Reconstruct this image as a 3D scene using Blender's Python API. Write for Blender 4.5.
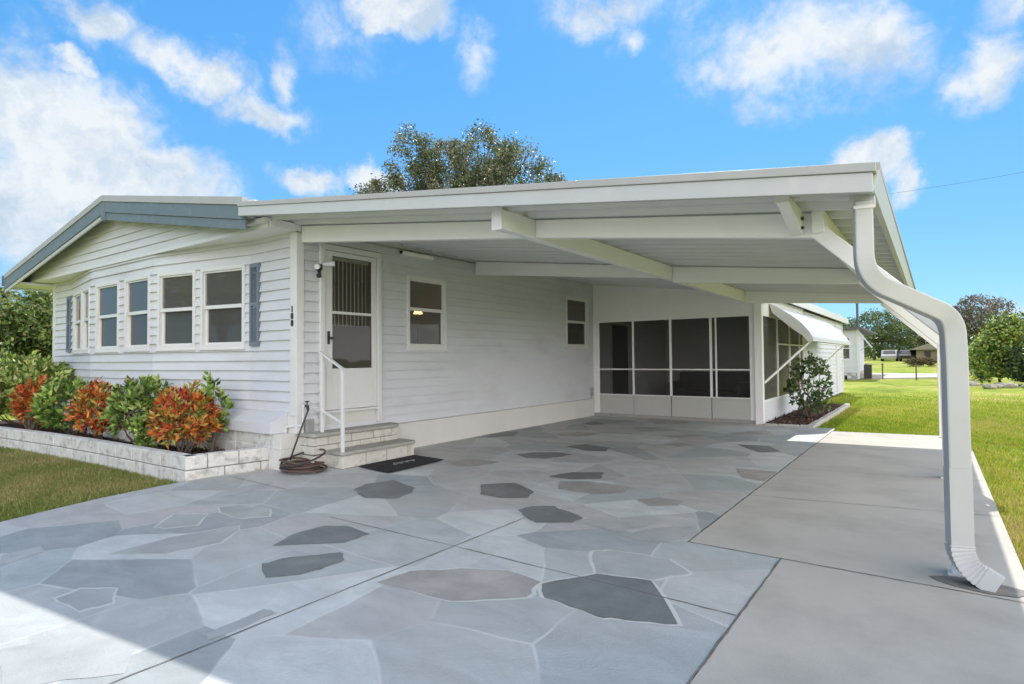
import bpy, math, random
import numpy as np
from mathutils import Vector, Matrix, Euler
R = random.Random(7)
NR = np.random.default_rng(11)
D = bpy.data
for o in list(D.objects): D.objects.remove(o)
SC = bpy.context.scene
COL = SC.collection

# ------------------------------------------------------------------ camera
cam = D.cameras.new('camera'); co = D.objects.new('camera', cam); COL.objects.link(co)
cam.sensor_width = 36; cam.lens = 590.8/1024*36; cam.clip_start = .05; cam.clip_end = 6000
RX = Vector((0.8151146, 0.5792374, -0.0084964)); DN = Vector((-0.0228551, 0.0174999, -0.9995856)); FW = Vector((-0.5788487, 0.8149710, 0.0275029))
M = Matrix((RX, -DN, -FW)).transposed().to_4x4(); M.translation = Vector((6.027, -4.162, 1.25))
co.matrix_world = M
SC.camera = co
# ------------------------------------------------------------------ light
SUN_DIR = Vector((-.235, .88, 1.0)).normalized()       # towards the sun
SUN_EL = math.asin(SUN_DIR.z); SUN_AZ = math.atan2(SUN_DIR.x, SUN_DIR.y)
EXPOSURE = 1.18; SKY_STRENGTH = .15; SUN_STRENGTH = 2.6; SKY_FILL = 1.0
sl = D.lights.new('sun', 'SUN'); sl.energy = SUN_STRENGTH; sl.angle = math.radians(.5); sl.color = (1, .95, .86)
so = D.objects.new('sun', sl); COL.objects.link(so); so.rotation_euler = SUN_DIR.to_track_quat('Z', 'Y').to_euler(); so.location = (0, 0, 30)
SC.view_settings.view_transform = 'Standard'; SC.view_settings.look = 'None'; SC.view_settings.gamma = 1
SC.view_settings.use_curve_mapping = False; SC.view_settings.exposure = EXPOSURE
CLOUDS = [(-0.912, 0.279, 0.3, 0.100, 0.073, 1.15), (-0.906, 0.347, 0.243, 0.128, 0.060, 1.15), (-0.943, 0.258, 0.209, 0.064, 0.075, 1.1), (-0.883, 0.278, 0.379, 0.019, 0.016, 0.7), (-0.851, 0.296, 0.434, 0.05, 0.034, 0.75), (-0.829, 0.376, 0.413, 0.075, 0.027, 0.65), (-0.81, 0.427, 0.401, 0.059, 0.028, 0.8), (-0.791, 0.491, 0.365, 0.063, 0.03, 0.85), (-0.754, 0.508, 0.416, 0.028, 0.046, 0.5), (-0.614, 0.602, 0.511, 0.061, 0.035, 0.95), (-0.684, 0.551, 0.479, 0.079, 0.075, 0.35), (-0.548, 0.69, 0.473, 0.039, 0.047, 0.5), (-0.378, 0.774, 0.508, 0.107, 0.031, 0.6), (-0.351, 0.808, 0.473, 0.032, 0.029, 0.55), (-0.153, 0.894, 0.422, 0.127, 0.068, 0.7), (-0.063, 0.908, 0.414, 0.068, 0.071, 0.75), (-0.245, 0.879, 0.41, 0.062, 0.029, 0.5), (-0.066, 0.957, 0.284, 0.049, 0.032, 1.2), (-0.032, 0.968, 0.248, 0.023, 0.037, 0.8), (0.062, 0.934, 0.351, 0.048, 0.044, 0.8), (0.09, 0.911, 0.402, 0.046, 0.032, 0.5), (-0.779, 0.56, 0.282, 0.052, 0.025, 0.85), (-0.718, 0.637, 0.28, 0.039, 0.021, 0.85), (-0.224, 0.904, 0.365, 0.03, 0.019, 0.4), (0.084, 0.994, 0.07, 0.043, 0.023, 0.5), (-0.902, 0.227, 0.367, 0.03, 0.067, 0.35), (-0.272, 0.832, 0.484, 0.041, 0.073, 0.3),
          (.3, -.8, .5, .35, .2, .8), (.9, -.2, .4, .3, .15, .8), (-.8, -.6, .35, .3, .15, .8), (.8, .5, .5, .2, .1, .8), (0, -.5, .8, .3, .2, .7)]
w = D.worlds.new('World'); SC.world = w; w.use_nodes = True
nt = w.node_tree; nt.nodes.clear()
def N(tree, t, **kw):
    n = tree.nodes.new(t)
    for k, v in kw.items():
        if k == 'ins':
            for i, x in v.items(): n.inputs[i].default_value = x
        else: setattr(n, k, v)
    return n
def L(tree, a, b): tree.links.new(a, b)
def math_(tree, op, a, b=None, clamp=False):
    n = N(tree, 'ShaderNodeMath', operation=op, use_clamp=clamp)
    for i, x in enumerate((a, b)):
        if x is None: continue
        if isinstance(x, (int, float)): n.inputs[i].default_value = x
        else: L(tree, x, n.inputs[i])
    return n.outputs[0]
sky = N(nt, 'ShaderNodeTexSky', sky_type='NISHITA', sun_disc=False, sun_elevation=SUN_EL, sun_rotation=SUN_AZ, altitude=0, air_density=1.0, dust_density=.3, ozone_density=1.5)
tc = N(nt, 'ShaderNodeTexCoord')
nz = N(nt, 'ShaderNodeTexNoise', ins={'Scale': 9.0, 'Detail': 7.0, 'Roughness': .6})
nz2 = N(nt, 'ShaderNodeTexNoise', ins={'Scale': 22.0, 'Detail': 6.0, 'Roughness': .62, 'Distortion': .3})
L(nt, tc.outputs['Generated'], nz.inputs[0]); L(nt, tc.outputs['Generated'], nz2.inputs[0])
v1 = N(nt, 'ShaderNodeVectorMath', operation='SUBTRACT'); L(nt, nz.outputs['Color'], v1.inputs[0]); v1.inputs[1].default_value = (.5, .5, .5)
v2 = N(nt, 'ShaderNodeVectorMath', operation='SCALE'); L(nt, v1.outputs[0], v2.inputs[0]); v2.inputs['Scale'].default_value = .13
v3 = N(nt, 'ShaderNodeVectorMath', operation='ADD'); L(nt, tc.outputs['Generated'], v3.inputs[0]); L(nt, v2.outputs[0], v3.inputs[1])
acc = None
for x, y, z, rx, ry, op in CLOUDS:
    d = Vector((x, y, z)).normalized(); r = d.cross(Vector((0, 0, 1))).normalized(); u = r.cross(d)
    rot = Matrix((r, u, -d)).transposed().to_euler()
    mp = N(nt, 'ShaderNodeMapping', vector_type='TEXTURE'); mp.inputs['Location'].default_value = d; mp.inputs['Rotation'].default_value = rot; mp.inputs['Scale'].default_value = (rx*1.5, ry*1.5, .3)
    L(nt, v3.outputs[0], mp.inputs[0])
    ln = N(nt, 'ShaderNodeVectorMath', operation='LENGTH'); L(nt, mp.outputs[0], ln.inputs[0])
    e = math_(nt, 'SUBTRACT', 1.0, ln.outputs['Value'], True); e = math_(nt, 'MULTIPLY', e, op)
    acc = e if acc is None else math_(nt, 'MAXIMUM', acc, e)
fine = math_(nt, 'MULTIPLY', math_(nt, 'SUBTRACT', nz2.outputs['Fac'], .5), .75)
gate = math_(nt, 'MINIMUM', math_(nt, 'MULTIPLY', acc, 4.0), 1.0)
mask = math_(nt, 'ADD', acc, math_(nt, 'MULTIPLY', fine, gate))
mr = N(nt, 'ShaderNodeMapRange', interpolation_type='SMOOTHSTEP', ins={'From Min': .08, 'From Max': .64}); L(nt, mask, mr.inputs[0])
cshade = N(nt, 'ShaderNodeMix', data_type='RGBA', ins={6: (1.7, 2.05, 2.45, 1), 7: (2.7, 2.8, 2.85, 1)}); csn = N(nt, 'ShaderNodeTexNoise', ins={'Scale': 12.0, 'Detail': 7.0, 'Roughness': .6}); L(nt, v3.outputs[0], csn.inputs[0]); csr = N(nt, 'ShaderNodeMapRange', ins={'From Min': .36, 'From Max': .58}); L(nt, csn.outputs['Fac'], csr.inputs[0]); L(nt, csr.outputs[0], cshade.inputs[0])
tint = N(nt, 'ShaderNodeMix', data_type='RGBA', blend_type='MULTIPLY', ins={0: 1.0, 7: (.62, 1.0, 1.32, 1)}); L(nt, sky.outputs[0], tint.inputs[6])
sep = N(nt, 'ShaderNodeSeparateXYZ'); L(nt, tc.outputs['Generated'], sep.inputs[0])
gr = N(nt, 'ShaderNodeValToRGB'); L(nt, sep.outputs['Z'], gr.inputs[0]); ge_ = gr.color_ramp.elements
ge_[0].position = 0; ge_[0].color = (.13, .25, .36, 1); ge_[1].position = .9; ge_[1].color = (.030, .13, .30, 1)
x_ = ge_.new(.18); x_.color = (.072, .195, .345, 1); x_ = ge_.new(.42); x_.color = (.042, .165, .345, 1)
gs = N(nt, 'ShaderNodeVectorMath', operation='SCALE'); L(nt, gr.outputs[0], gs.inputs[0]); gs.inputs['Scale'].default_value = 1/SKY_STRENGTH
bl = N(nt, 'ShaderNodeMix', data_type='RGBA', ins={0: .12}); L(nt, gs.outputs[0], bl.inputs[6]); L(nt, tint.outputs[2], bl.inputs[7])
cm = N(nt, 'ShaderNodeMix', data_type='RGBA'); L(nt, math_(nt, 'MULTIPLY', mr.outputs[0], .93), cm.inputs[0]); L(nt, bl.outputs[2], cm.inputs[6]); L(nt, cshade.outputs[2], cm.inputs[7])
# cloud-like bright fill added to the unseen sky behind and right to lift shade
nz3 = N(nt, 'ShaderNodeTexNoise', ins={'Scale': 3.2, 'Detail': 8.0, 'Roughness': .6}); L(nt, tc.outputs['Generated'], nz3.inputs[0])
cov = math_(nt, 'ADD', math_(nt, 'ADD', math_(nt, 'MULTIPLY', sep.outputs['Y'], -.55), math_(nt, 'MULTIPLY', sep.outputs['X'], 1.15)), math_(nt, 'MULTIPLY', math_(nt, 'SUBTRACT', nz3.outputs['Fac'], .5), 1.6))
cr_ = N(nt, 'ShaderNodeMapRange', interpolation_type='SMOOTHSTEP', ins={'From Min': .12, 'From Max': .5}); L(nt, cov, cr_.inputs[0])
fill_mix = N(nt, 'ShaderNodeMix', data_type='RGBA', ins={7: (SKY_FILL*1.04/SKY_STRENGTH, SKY_FILL/SKY_STRENGTH, SKY_FILL*.95/SKY_STRENGTH, 1)}); L(nt, cr_.outputs[0], fill_mix.inputs[0]); L(nt, cm.outputs[2], fill_mix.inputs[6])
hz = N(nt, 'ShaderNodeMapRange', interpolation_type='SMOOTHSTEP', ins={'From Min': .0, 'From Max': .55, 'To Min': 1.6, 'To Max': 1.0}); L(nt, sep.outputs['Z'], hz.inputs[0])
bs = N(nt, 'ShaderNodeVectorMath', operation='SCALE', ins={0: (SKY_FILL*1.03/SKY_STRENGTH, SKY_FILL/SKY_STRENGTH, SKY_FILL*.98/SKY_STRENGTH)}); L(nt, hz.outputs[0], bs.inputs['Scale']); L(nt, bs.outputs[0], fill_mix.inputs[7])
bg = N(nt, 'ShaderNodeBackground', ins={'Strength': SKY_STRENGTH}); L(nt, fill_mix.outputs[2], bg.inputs[0])
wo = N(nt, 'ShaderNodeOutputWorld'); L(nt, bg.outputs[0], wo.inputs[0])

# ------------------------------------------------------------------ materials
def mat(name, col, rough=.6, noise=0, nscale=3, bump=0, bscale=40, spec=.5, attr=False, trans=0, stretch=None, metal=0, noise2=None):
    m = D.materials.new(name); m.use_nodes = True; t = m.node_tree; p = t.nodes['Principled BSDF']
    p.inputs['Roughness'].default_value = rough; p.inputs['Specular IOR Level'].default_value = spec; p.inputs['Metallic'].default_value = metal
    c4 = (*col, 1); src = None
    tcn = N(t, 'ShaderNodeTexCoord'); vec = tcn.outputs['Object']
    if stretch:
        mp = N(t, 'ShaderNodeMapping', ins={'Scale': stretch}); L(t, vec, mp.inputs[0]); vec = mp.outputs[0]
    if attr:
        a = N(t, 'ShaderNodeAttribute', attribute_name='Col'); src = a.outputs['Color']
    if noise:
        nn = N(t, 'ShaderNodeTexNoise', ins={'Scale': nscale, 'Detail': 8.0, 'Roughness': .65}); L(t, vec, nn.inputs[0])
        r = N(t, 'ShaderNodeMapRange', ins={'From Min': .25, 'From Max': .75, 'To Min': 1-noise, 'To Max': 1+noise}); L(t, nn.outputs['Fac'], r.inputs[0])
        mx = N(t, 'ShaderNodeVectorMath', operation='SCALE')
        if src: L(t, src, mx.inputs[0])
        else: mx.inputs[0].default_value = col
        L(t, r.outputs[0], mx.inputs['Scale']); src = mx.outputs[0]
    if noise2:
        c2, s2, lo, hi = noise2
        nn = N(t, 'ShaderNodeTexNoise', ins={'Scale': s2, 'Detail': 6.0, 'Roughness': .6}); L(t, vec, nn.inputs[0])
        r = N(t, 'ShaderNodeMapRange', ins={'From Min': lo, 'From Max': hi}); L(t, nn.outputs['Fac'], r.inputs[0])
        mx = N(t, 'ShaderNodeMix', data_type='RGBA', ins={7: (*c2, 1)}); L(t, r.outputs[0], mx.inputs[0])
        if src: L(t, src, mx.inputs[6])
        else: mx.inputs[6].default_value = c4
        src = mx.outputs[2]
    if src: L(t, src, p.inputs['Base Color'])
    else: p.inputs['Base Color'].default_value = c4
    if bump:
        nb = N(t, 'ShaderNodeTexNoise', ins={'Scale': bscale, 'Detail': 6.0, 'Roughness': .6}); L(t, vec, nb.inputs[0])
        b = N(t, 'ShaderNodeBump', ins={'Strength': bump, 'Distance': .01}); L(t, nb.outputs['Fac'], b.inputs['Height']); L(t, b.outputs[0], p.inputs['Normal'])
    if trans:
        tr = N(t, 'ShaderNodeBsdfTranslucent'); ms = N(t, 'ShaderNodeMixShader', ins={0: trans})
        if src: L(t, src, tr.inputs[0])
        else: tr.inputs[0].default_value = c4
        out = t.nodes['Material Output']; L(t, p.outputs[0], ms.inputs[1]); L(t, tr.outputs[0], ms.inputs[2]); L(t, ms.outputs[0], out.inputs[0])
    return m
def glass_mat(name, tint=(.5, .5, .5), haze=.12, hazecol=(.2, .2, .19), rough=.0, ior=1.5):
    m = D.materials.new(name); m.use_nodes = True; t = m.node_tree; t.nodes.clear()
    tr = N(t, 'ShaderNodeBsdfTransparent', ins={0: (*tint, 1)}); gl = N(t, 'ShaderNodeBsdfGlossy', ins={'Roughness': rough, 'Color': (.9, .9, .9, 1)})
    wn = N(t, 'ShaderNodeTexNoise', ins={'Scale': 2.5, 'Detail': 1.0}); wt = N(t, 'ShaderNodeTexCoord'); L(t, wt.outputs['Object'], wn.inputs[0]); wb = N(t, 'ShaderNodeBump', ins={'Strength': .12, 'Distance': .02}); L(t, wn.outputs['Fac'], wb.inputs['Height']); L(t, wb.outputs[0], gl.inputs['Normal'])
    df = N(t, 'ShaderNodeBsdfDiffuse', ins={0: (*hazecol, 1)}); fr = N(t, 'ShaderNodeFresnel', ins={0: ior})
    m1 = N(t, 'ShaderNodeMixShader', ins={0: haze}); L(t, tr.outputs[0], m1.inputs[1]); L(t, df.outputs[0], m1.inputs[2])
    m2 = N(t, 'ShaderNodeMixShader'); L(t, fr.outputs[0], m2.inputs[0]); L(t, m1.outputs[0], m2.inputs[1]); L(t, gl.outputs[0], m2.inputs[2])
    o = N(t, 'ShaderNodeOutputMaterial'); L(t, m2.outputs[0], o.inputs[0]); return m
m_siding = mat('vinyl_siding', (.585, .595, .64), .5, .045, 2.0, .2, 40, stretch=(1, 1, 3), noise2=((.49, .49, .50), 1.1, .5, .85))
m_trim = mat('white_trim', (.64, .64, .65), .4, .03, 6)
m_cream = mat('white_carport_paint', (.80, .79, .80), .42, .03, 2.5, .05, 30)
m_deck = mat('white_roof_pan', (.56, .565, .58), .45, .05, 2)
m_roof = mat('roof_membrane', (.62, .62, .62), .6, .08, 2)
m_drip = mat('grey_drip_edge', (.37, .37, .365), .45, .06, 5, noise2=((.34, .33, .31), 9, .6, .9))
m_fascia = mat('white_fascia', (.46, .465, .475), .42, .04, 3, noise2=((.6, .59, .56), 4, .62, .95))
m_blue = mat('slate_blue_paint', (.13, .165, .19), .5, .06, 3, noise2=((.22, .28, .32), 7, .55, .9))
m_shut = mat('shutter_blue', (.15, .19, .235), .5, .05, 5)
m_skirt = mat('white_skirting', (.60, .60, .575), .5, .04, 3, noise2=((.6, .59, .55), 5, .6, .95))
m_block = mat('painted_block', (.60, .60, .585), .85, .14, 7, 1.0, 45, noise2=((.25, .24, .21), 11, .50, .78))
m_blockw = mat('painted_brick_warm', (.58, .56, .52), .85, .12, 9, .9, 45, noise2=((.30, .28, .24), 10, .52, .82))
m_mortar = mat('mortar_joint', (.22, .21, .2), .9, .15, 20)
m_tread = mat('tread_concrete', (.34, .33, .31), .8, .12, 12, .4, 60, noise2=((.16, .155, .145), 6, .55, .8))
m_kick = mat('kick_panel_enamel', (.46, .46, .44), .45, .03, 4)
m_conc = mat('concrete', (.405, .39, .355), .85, .06, 1.3, .22, 90, noise2=((.30, .29, .262), 1.7, .46, .8))
m_slabedge = mat('slab_edge_concrete', (.45, .43, .39), .85, .1, 6, .4, 60)
m_joint = mat('joint_dark', (.13, .13, .125), .9, .4, 15)
m_mulch = mat('mulch', (.055, .03, .022), .95, .5, 30, 1, 60)
m_glass = glass_mat('window_glass', (.5, .5, .5), .25, (.33, .33, .31))
m_glasslow = glass_mat('window_glass_with_insect_screen', (.4, .4, .4), .35, (.20, .20, .19), .04, 1.35)
m_screen = glass_mat('porch_vinyl_screen', (.68, .68, .68), .13, (.16, .16, .155), .10, 1.14)
m_screen2 = glass_mat('side_insect_screen', (.35, .35, .35), .55, (.15, .135, .125), .2, 1.08)
m_dark = mat('black_plastic', (.02, .02, .02), .4)
m_inwall = mat('interior_wall', (.55, .53, .49), .8)
m_infloor = mat('interior_floor', (.2, .17, .14), .7)
m_blind = mat('blind_slat', (.78, .77, .72), .6)
m_hose = mat('hose_brown', (.085, .05, .04), .45, .3, 20)
m_hosed = mat('hose_dark', (.03, .028, .028), .45)
m_brass = mat('brass', (.25, .17, .07), .35, metal=.8)
m_mat = mat('doormat', (.012, .012, .018), .95, .3, 50, .8, 200)
m_matl = mat('doormat_script', (.2, .2, .22), .9)
m_leaf = mat('leaf', (0, 0, 0), .45, attr=True, trans=.25)
m_grass = mat('grass_blade', (0, 0, 0), .6, attr=True, trans=.3, spec=.2)
m_bark = mat('bark', (.11, .085, .06), .9, .3, 9, .8, 30)
m_stem = mat('shrub_stem', (.16, .13, .1), .8, .3, 20)
m_metal = mat('grey_metal', (.35, .35, .35), .4, metal=.4)
m_pole = mat('weathered_pole', (.10, .10, .11), .8, .2, 6)
m_tan = mat('tan_wall', (.30, .25, .18), .8, .08, 2)
m_shingle = mat('brown_shingle', (.28, .25, .21), .85, .15, 5)
m_asph = mat('pale_road', (.52, .50, .47), .9, .08, 2)
m_rock = mat('rock', (.34, .31, .26), .85, .25, 4, .8, 12)
m_rubber = mat('tyre_rubber', (.02, .02, .02), .7)

# lawn ground
def ground_mat():
    m = D.materials.new('lawn_soil_and_grass'); m.use_nodes = True; t = m.node_tree; p = t.nodes['Principled BSDF']; p.inputs['Roughness'].default_value = .9; p.inputs['Specular IOR Level'].default_value = .1
    tcn = N(t, 'ShaderNodeTexCoord'); v = tcn.outputs['Object']
    a = N(t, 'ShaderNodeTexNoise', ins={'Scale': .35, 'Detail': 6.0, 'Roughness': .6}); L(t, v, a.inputs[0])
    mp = N(t, 'ShaderNodeMapping', ins={'Scale': (1, .6, 1)}); L(t, v, mp.inputs[0])
    b = N(t, 'ShaderNodeTexNoise', ins={'Scale': 2.2, 'Detail': 8.0, 'Roughness': .7}); L(t, mp.outputs[0], b.inputs[0])
    c = N(t, 'ShaderNodeTexNoise', ins={'Scale': 38.0, 'Detail': 4.0, 'Roughness': .7}); L(t, v, c.inputs[0])
    s = math_(t, 'ADD', math_(t, 'MULTIPLY', a.outputs['Fac'], .55), math_(t, 'ADD', math_(t, 'MULTIPLY', b.outputs['Fac'], .3), math_(t, 'MULTIPLY', c.outputs['Fac'], .15)))
    r = N(t, 'ShaderNodeValToRGB'); L(t, s, r.inputs[0]); e = r.color_ramp.elements
    e[0].position = .40; e[0].color = (.13, .19, .02, 1); e[1].position = .60; e[1].color = (.46, .37, .15, 1)
    x = r.color_ramp.elements.new(.5); x.color = (.26, .32, .035, 1)
    L(t, r.outputs[0], p.inputs['Base Color'])
    bm = N(t, 'ShaderNodeBump', ins={'Strength': .8, 'Distance': .03}); L(t, c.outputs['Fac'], bm.inputs['Height']); L(t, bm.outputs[0], p.inputs['Normal'])
    return m
m_lawn = ground_mat()
def flag_mat():
    m = D.materials.new('painted_flagstone'); m.use_nodes = True; t = m.node_tree; p = t.nodes['Principled BSDF']; p.inputs['Roughness'].default_value = .55; p.inputs['Specular IOR Level'].default_value = .35
    tcn = N(t, 'ShaderNodeTexCoord'); v = tcn.outputs['Object']
    dn = N(t, 'ShaderNodeTexNoise', ins={'Scale': 1.3, 'Detail': 3.0}); L(t, v, dn.inputs[0])
    va = N(t, 'ShaderNodeVectorMath', operation='MULTIPLY_ADD'); L(t, dn.outputs['Color'], va.inputs[0]); va.inputs[1].default_value = (.10, .10, 0); L(t, v, va.inputs[2])
    vo = N(t, 'ShaderNodeTexVoronoi', feature='F1', voronoi_dimensions='2D', ins={'Scale': 1.45, 'Randomness': 1.0}); L(t, va.outputs[0], vo.inputs['Vector'])
    ve = N(t, 'ShaderNodeTexVoronoi', feature='DISTANCE_TO_EDGE', voronoi_dimensions='2D', ins={'Scale': 1.45, 'Randomness': 1.0}); L(t, va.outputs[0], ve.inputs['Vector'])
    sp = N(t, 'ShaderNodeSeparateColor'); L(t, vo.outputs['Color'], sp.inputs[0])
    rp = N(t, 'ShaderNodeValToRGB'); L(t, sp.outputs[0], rp.inputs[0]); el = rp.color_ramp.elements
    el[0].position = 0; el[0].color = (.285, .31, .32, 1); el[1].position = 1; el[1].color = (.50, .52, .52, 1)
    for pos, c in ((.3, (.375, .41, .415)), (.5, (.41, .40, .40)), (.75, (.455, .485, .49))):
        x = el.new(pos); x.color = (*c, 1)
    # worn brush patches
    mp = N(t, 'ShaderNodeMapping', ins={'Scale': (1, 1.8, 1), 'Rotation': (0, 0, .6)}); L(t, v, mp.inputs[0])
    w1 = N(t, 'ShaderNodeTexNoise', ins={'Scale': 2.2, 'Detail': 12.0, 'Roughness': .72, 'Distortion': .6}); L(t, mp.outputs[0], w1.inputs[0])
    k = N(t, 'ShaderNodeMapRange', ins={'From Min': .3, 'From Max': .7, 'To Min': .80, 'To Max': 1.15}); L(t, w1.outputs['Fac'], k.inputs[0])
    sc = N(t, 'ShaderNodeVectorMath', operation='SCALE'); L(t, rp.outputs[0], sc.inputs[0]); L(t, k.outputs[0], sc.inputs['Scale'])
    w2 = N(t, 'ShaderNodeTexNoise', ins={'Scale': .6, 'Detail': 4.0}); L(t, v, w2.inputs[0])
    k2 = N(t, 'ShaderNodeMapRange', ins={'From Min': .48, 'From Max': .72, 'To Max': .5}); L(t, w2.outputs['Fac'], k2.inputs[0])
    mxb = N(t, 'ShaderNodeMix', data_type='RGBA', ins={7: (.41, .395, .37, 1)}); L(t, k2.outputs[0], mxb.inputs[0]); L(t, sc.outputs[0], mxb.inputs[6])
    # grout, wobbly & partly faded
    ed = N(t, 'ShaderNodeMapRange', ins={'From Min': .007, 'From Max': .016, 'To Min': 1.0, 'To Max': 0.0}); L(t, ve.outputs['Distance'], ed.inputs[0])
    fd = N(t, 'ShaderNodeTexNoise', ins={'Scale': 1.9, 'Detail': 4.0}); L(t, v, fd.inputs[0])
    fk = N(t, 'ShaderNodeMapRange', ins={'From Min': .4, 'From Max': .6, 'To Min': .05, 'To Max': .5}); L(t, fd.outputs['Fac'], fk.inputs[0])
    mg = N(t, 'ShaderNodeMix', data_type='RGBA', ins={7: (.60, .61, .60, 1)}); L(t, math_(t, 'MULTIPLY', ed.outputs[0], fk.outputs[0]), mg.inputs[0]); L(t, mxb.outputs[2], mg.inputs[6])
    L(t, mg.outputs[2], p.inputs['Base Color'])
    nb = N(t, 'ShaderNodeTexNoise', ins={'Scale': 70.0, 'Detail': 5.0}); L(t, v, nb.inputs[0])
    b = N(t, 'ShaderNodeBump', ins={'Strength': .35, 'Distance': .008}); L(t, nb.outputs['Fac'], b.inputs['Height']); L(t, b.outputs[0], p.inputs['Normal'])
    return m
m_flag = flag_mat()
m_fdark = mat('painted_stone_dark', (.145, .158, .162), .5, .15, 4, .3, 70, noise2=((.23, .245, .25), 2.6, .48, .8))
m_fmid = mat('painted_stone_mid', (.31, .325, .325), .55, .12, 4, .3, 70, noise2=((.40, .415, .415), 2.2, .42, .7))
m_fwarm = mat('painted_stone_warm', (.30, .285, .275), .55, .12, 4, .3, 70, noise2=((.42, .40, .38), 3, .45, .75))
m_grout = mat('painted_grout', (.50, .51, .50), .6, .1, 8)

# ------------------------------------------------------------------ builders
def tag(o, label=None, cat=None, group=None, kind=None):
    if label: o['label'] = label
    if cat: o['category'] = cat
    if group: o['group'] = group
    if kind: o['kind'] = kind
    return o
def thing(name, label, cat, loc=(0, 0, 0), group=None):
    o = D.objects.new(name, None); COL.objects.link(o); o.location = loc; o.empty_display_size = .2
    return tag(o, label, cat, group)
WL = {}
def wloc(o): return WL.get(o.name, Vector(o.location)) if o else Vector((0, 0, 0))
class MB:
    def __init__(s): s.v = []; s.f = []; s.c = None
    def add(s, vs, fs):
        b = len(s.v); s.v += [tuple(x) for x in vs]; s.f += [tuple(i+b for i in f) for f in fs]
    def box(s, x0, x1, y0, y1, z0, z1):
        s.add([(x0, y0, z0), (x1, y0, z0), (x1, y1, z0), (x0, y1, z0), (x0, y0, z1), (x1, y0, z1), (x1, y1, z1), (x0, y1, z1)],
              [(0, 3, 2, 1), (4, 5, 6, 7), (0, 1, 5, 4), (1, 2, 6, 5), (2, 3, 7, 6), (3, 0, 4, 7)])
    def hexa(s, b, t):  # bottom 4, top 4 (ccw from above)
        s.add(list(b)+list(t), [(0, 3, 2, 1), (4, 5, 6, 7), (0, 1, 5, 4), (1, 2, 6, 5), (2, 3, 7, 6), (3, 0, 4, 7)])
    def prism(s, poly, d0, d1):  # poly points; d0/d1 offset vectors
        n = len(poly); s.add([Vector(p)+Vector(d0) for p in poly]+[Vector(p)+Vector(d1) for p in poly],
                             [tuple(range(n)), tuple(reversed(range(n, 2*n)))]+[(i, i+n, (i+1) % n+n, (i+1) % n) for i in range(n)])
    def slab(s, pts, z0, z1): s.prism([(p[0], p[1], 0) for p in pts], (0, 0, z0), (0, 0, z1))
    def quad(s, a, b, c, d): s.add([a, b, c, d], [(0, 1, 2, 3)])
    def tube(s, path, rad, n=8, cap=True):
        P = [Vector(p) for p in path]; m = len(P); rr = rad if hasattr(rad, '__len__') else [rad]*m
        up = Vector((0, 0, 1)); b0 = len(s.v); prev = None
        for i, p in enumerate(P):
            t = ((P[min(i+1, m-1)]-P[max(i-1, 0)])); t = t.normalized() if t.length > 1e-9 else Vector((0, 0, 1))
            if prev is None: a = t.cross(up if abs(t.z) < .9 else Vector((1, 0, 0))).normalized()
            else: a = (prev-t*prev.dot(t)); a = a.normalized() if a.length > 1e-6 else t.orthogonal().normalized()
            prev = a; b = t.cross(a)
            for k in range(n):
                q = 2*math.pi*k/n; s.v.append(tuple(p+(a*math.cos(q)+b*math.sin(q))*rr[i]))
        for i in range(m-1):
            for k in range(n):
                s.f.append((b0+i*n+k, b0+i*n+(k+1) % n, b0+(i+1)*n+(k+1) % n, b0+(i+1)*n+k))
        if cap: s.f.append(tuple(b0+k for k in reversed(range(n)))); s.f.append(tuple(b0+(m-1)*n+k for k in range(n)))
    def recttube(s, path, w, h, side):
        """rect cross section: w along 'side', h along tangent x side; list scale allowed"""
        P = [Vector(p) for p in path]; m = len(P); b0 = len(s.v)
        ws = w if hasattr(w, '__len__') else [w]*m; hs = h if hasattr(h, '__len__') else [h]*m
        for i, p in enumerate(P):
            t = (P[min(i+1, m-1)]-P[max(i-1, 0)]).normalized(); sd = Vector(side); sd = (sd-t*sd.dot(t)).normalized(); u = t.cross(sd)
            for a, b in ((-1, -1), (1, -1), (1, 1), (-1, 1)): s.v.append(tuple(p+sd*a*ws[i]/2+u*b*hs[i]/2))
        for i in range(m-1):
            for k in range(4): s.f.append((b0+i*4+k, b0+i*4+(k+1) % 4, b0+(i+1)*4+(k+1) % 4, b0+(i+1)*4+k))
        s.f.append((b0+3, b0+2, b0+1, b0)); e = b0+(m-1)*4; s.f.append((e, e+1, e+2, e+3))
    def ell(s, c, r, nu=12, nv=8):
        b0 = len(s.v)
        for j in range(1, nv):
            for i in range(nu):
                a = 2*math.pi*i/nu; e = math.pi*j/nv
                s.v.append((c[0]+r[0]*math.sin(e)*math.cos(a), c[1]+r[1]*math.sin(e)*math.sin(a), c[2]-r[2]*math.cos(e)))
        for j in range(nv-2):
            for i in range(nu): s.f.append((b0+j*nu+i, b0+j*nu+(i+1) % nu, b0+(j+1)*nu+(i+1) % nu, b0+(j+1)*nu+i))
        s.f.append(tuple(b0+i for i in reversed(range(nu)))); s.f.append(tuple(b0+(nv-2)*nu+i for i in range(nu)))
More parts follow.
